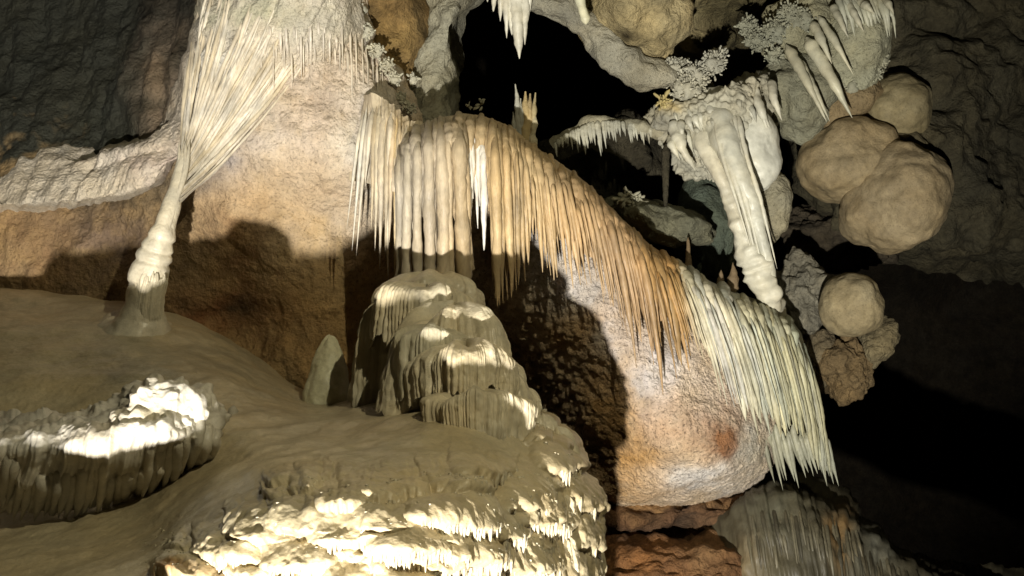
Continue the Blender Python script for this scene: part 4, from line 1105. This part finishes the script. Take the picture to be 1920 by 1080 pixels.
loft('cave_wall_right', [
    [(1420, -200, 6.4), (1560, -200, 5.8), (1700, -200, 5.5), (1900, -200, 5.5), (2300, -200, 5.4)],
    [(1440, 80, 6.4), (1560, 80, 5.7), (1700, 80, 5.45), (1900, 80, 5.5), (2300, 80, 5.4)],
    [(1470, 200, 6.2), (1560, 200, 5.5), (1680, 200, 5.28), (1900, 220, 5.4), (2300, 240, 5.3)],
    [(1500, 310, 6.0), (1580, 310, 5.35), (1680, 320, 5.12), (1900, 360, 5.35), (2300, 380, 5.3)],
    [(1530, 400, 6.0), (1600, 410, 5.55), (1690, 430, 5.2), (1900, 460, 5.4), (2300, 480, 5.4)],
    [(1560, 440, 6.8), (1620, 450, 6.4), (1700, 475, 6.1), (1900, 500, 6.1), (2300, 520, 6.0)]],
    300, 280, M_ROCK, (0.06, 0.054, 0.033), [(1660, 280, 70, 90, (0.16, 0.14, 0.085), 0.8), (1850, 300, 120, 120, (0.05, 0.046, 0.03), 0.8)], lambda W, x, y: 0.16 * np.abs(fbm(W, 2.4, 4, 171)) + 0.03 * fbm(W, 9, 3, 172), kind='structure', seed=12)

# bulbous rocks on the right
for nm, args, lab in (
    ('round_rock', dict(px=1594, py=305, D=5.2, rx=84, ry=80, rd=0.28, seed=81, rot=0.2), 'tan rounded rock left of the largest boulder at the right edge'),
    ('round_rock', dict(px=1672, py=208, D=5.3, rx=64, ry=64, rd=0.28, seed=82, rot=0), 'olive rounded rock above the other boulders at the right edge'),
    ('round_rock', dict(px=1676, py=372, D=5.08, rx=88, ry=104, rd=0.30, seed=83, rot=-0.3), 'largest tan boulder at the right edge, hanging over a black gap'),
    ('round_rock', dict(px=1598, py=574, D=4.95, rx=62, ry=66, rd=0.19, seed=85, rot=0.1), 'round tan ball of rock standing alone in the dark at the right'),
    ('round_rock', dict(px=1645, py=640, D=5.15, rx=28, ry=45, rd=0.12, seed=86, rot=-0.5), 'small rough rock under the right side of the round ball'),
    ('round_rock', dict(px=1580, py=690, D=5.2, rx=48, ry=62, rd=0.2, seed=87, rot=0.2), 'knobbly brown rock below the round ball'),
    ('round_rock', dict(px=1505, py=560, D=5.3, rx=55, ry=80, rd=0.2, seed=88, rot=0), 'mottled grey rock between the ringed columns and the round ball'),
    ('round_rock', dict(px=1520, py=660, D=5.3, rx=44, ry=60, rd=0.2, seed=89, rot=0), 'dim brown rock behind the right end of the arch'),
    ('round_rock', dict(px=1560, py=450, D=5.9, rx=110, ry=60, rd=0.2, seed=90, rot=0), 'dark recessed rock in the gap under the largest boulder'),
):
    rough_one = args['seed'] in (86, 87, 88, 89, 90)
    colr = {81: (0.40, 0.34, 0.21), 82: (0.34, 0.31, 0.19), 83: (0.42, 0.36, 0.23), 84: (0.20, 0.18, 0.12), 85: (0.42, 0.38, 0.25), 86: (0.30, 0.27, 0.17), 87: (0.26, 0.20, 0.11), 88: (0.28, 0.28, 0.23), 89: (0.24, 0.21, 0.14), 90: (0.08, 0.07, 0.05), 91: (0.22, 0.20, 0.14)}[args['seed']]
    colr = tuple(q * g for q, g in zip(colr, (0.72, 0.68, 0.64)))
    o = blob(nm, mat=M_ROCK if rough_one else M_BOULDER, col=colr, amp=0.28 if rough_one else 0.15, scale=9 if rough_one else 3.7, res=90, fine=0.10 if rough_one else 0.01, finescale=22, **args)
    tag(o, lab, 'rock', 'rounded rocks at the right')

# ================================================================== LOWER RIGHT ribbed slope
lr = root('flowstone_slope', P(1500, 1050, 4.6), 'dim grey ribbed flowstone slope at the lower right corner', 'flowstone')


def lr_disp(W, x, y):
    return 0.04 * fbm(W, 4, 3, 151) + 0.012 * fbm(np.stack([x * 0.11 - y * 0.02, y * 0.005, x * 0], -1), 1.0, 3, 152)


loft('slope_body', [
    [(1360, 900, 5.6), (1420, 890, 5.4), (1500, 895, 5.4), (1560, 915, 5.4), (1640, 985, 5.4), (1710, 1030, 5.4), (1850, 1060, 5.4), (2000, 1100, 5.6)],
    [(1340, 935, 5.3), (1400, 915, 5.0), (1480, 915, 4.95), (1555, 940, 4.98), (1630, 1000, 5.0), (1700, 1050, 5.0), (1850, 1090, 5.05), (2000, 1130, 5.4)],
    [(1330, 990, 5.1), (1390, 980, 4.78), (1470, 975, 4.72), (1550, 990, 4.75), (1620, 1035, 4.8), (1690, 1080, 4.85), (1850, 1120, 4.9), (2000, 1160, 5.3)],
    [(1340, 1050, 5.0), (1400, 1050, 4.68), (1480, 1050, 4.6), (1550, 1060, 4.62), (1620, 1090, 4.68), (1690, 1130, 4.75), (1850, 1160, 4.8), (2000, 1200, 5.2)],
    [(1360, 1300, 4.9), (1420, 1300, 4.5), (1500, 1300, 4.45), (1560, 1300, 4.45), (1630, 1310, 4.5), (1700, 1330, 4.6), (1850, 1340, 4.7), (2000, 1360, 5.1)],
], 300, 180, M_RIB, (0.085, 0.078, 0.052), [(1580, 1010, 18, 50, (0.30, 0.19, 0.08), 0.9), (1450, 950, 60, 40, (0.11, 0.11, 0.08), 0.8), (1640, 1040, 40, 40, (0.20, 0.20, 0.16), 0.8), (1400, 1060, 30, 60, (0.22, 0.18, 0.11), 0.7)], lr_disp, parent=lr, seed=10)
for i in range(48):
    x = 1400 + i * 7 + rg.uniform(-3, 3)
    yt = np.interp(x, [1400, 1480, 1555, 1630, 1740], [940, 945, 960, 1015, 1070]) + rg.uniform(-10, 30)
    ln = rg.uniform(70, 150)
    d0, d1 = depth('slope_body', x, yt), depth('slope_body', x + 18, yt + ln)
    stalactite('rib', [(x, yt, d0 + .02), (x + 9, yt + ln * .5, depth('slope_body', x + 9, yt + ln * .5) - .004), (x + 18, yt + ln, d1 + .01)], rg.uniform(2.5, 4.8), M_RIB, np.array((0.12, 0.11, 0.075)) * rg.uniform(.5, 1.4), lr, n=20, sides=8, tip=0.5, seed=i + 600)
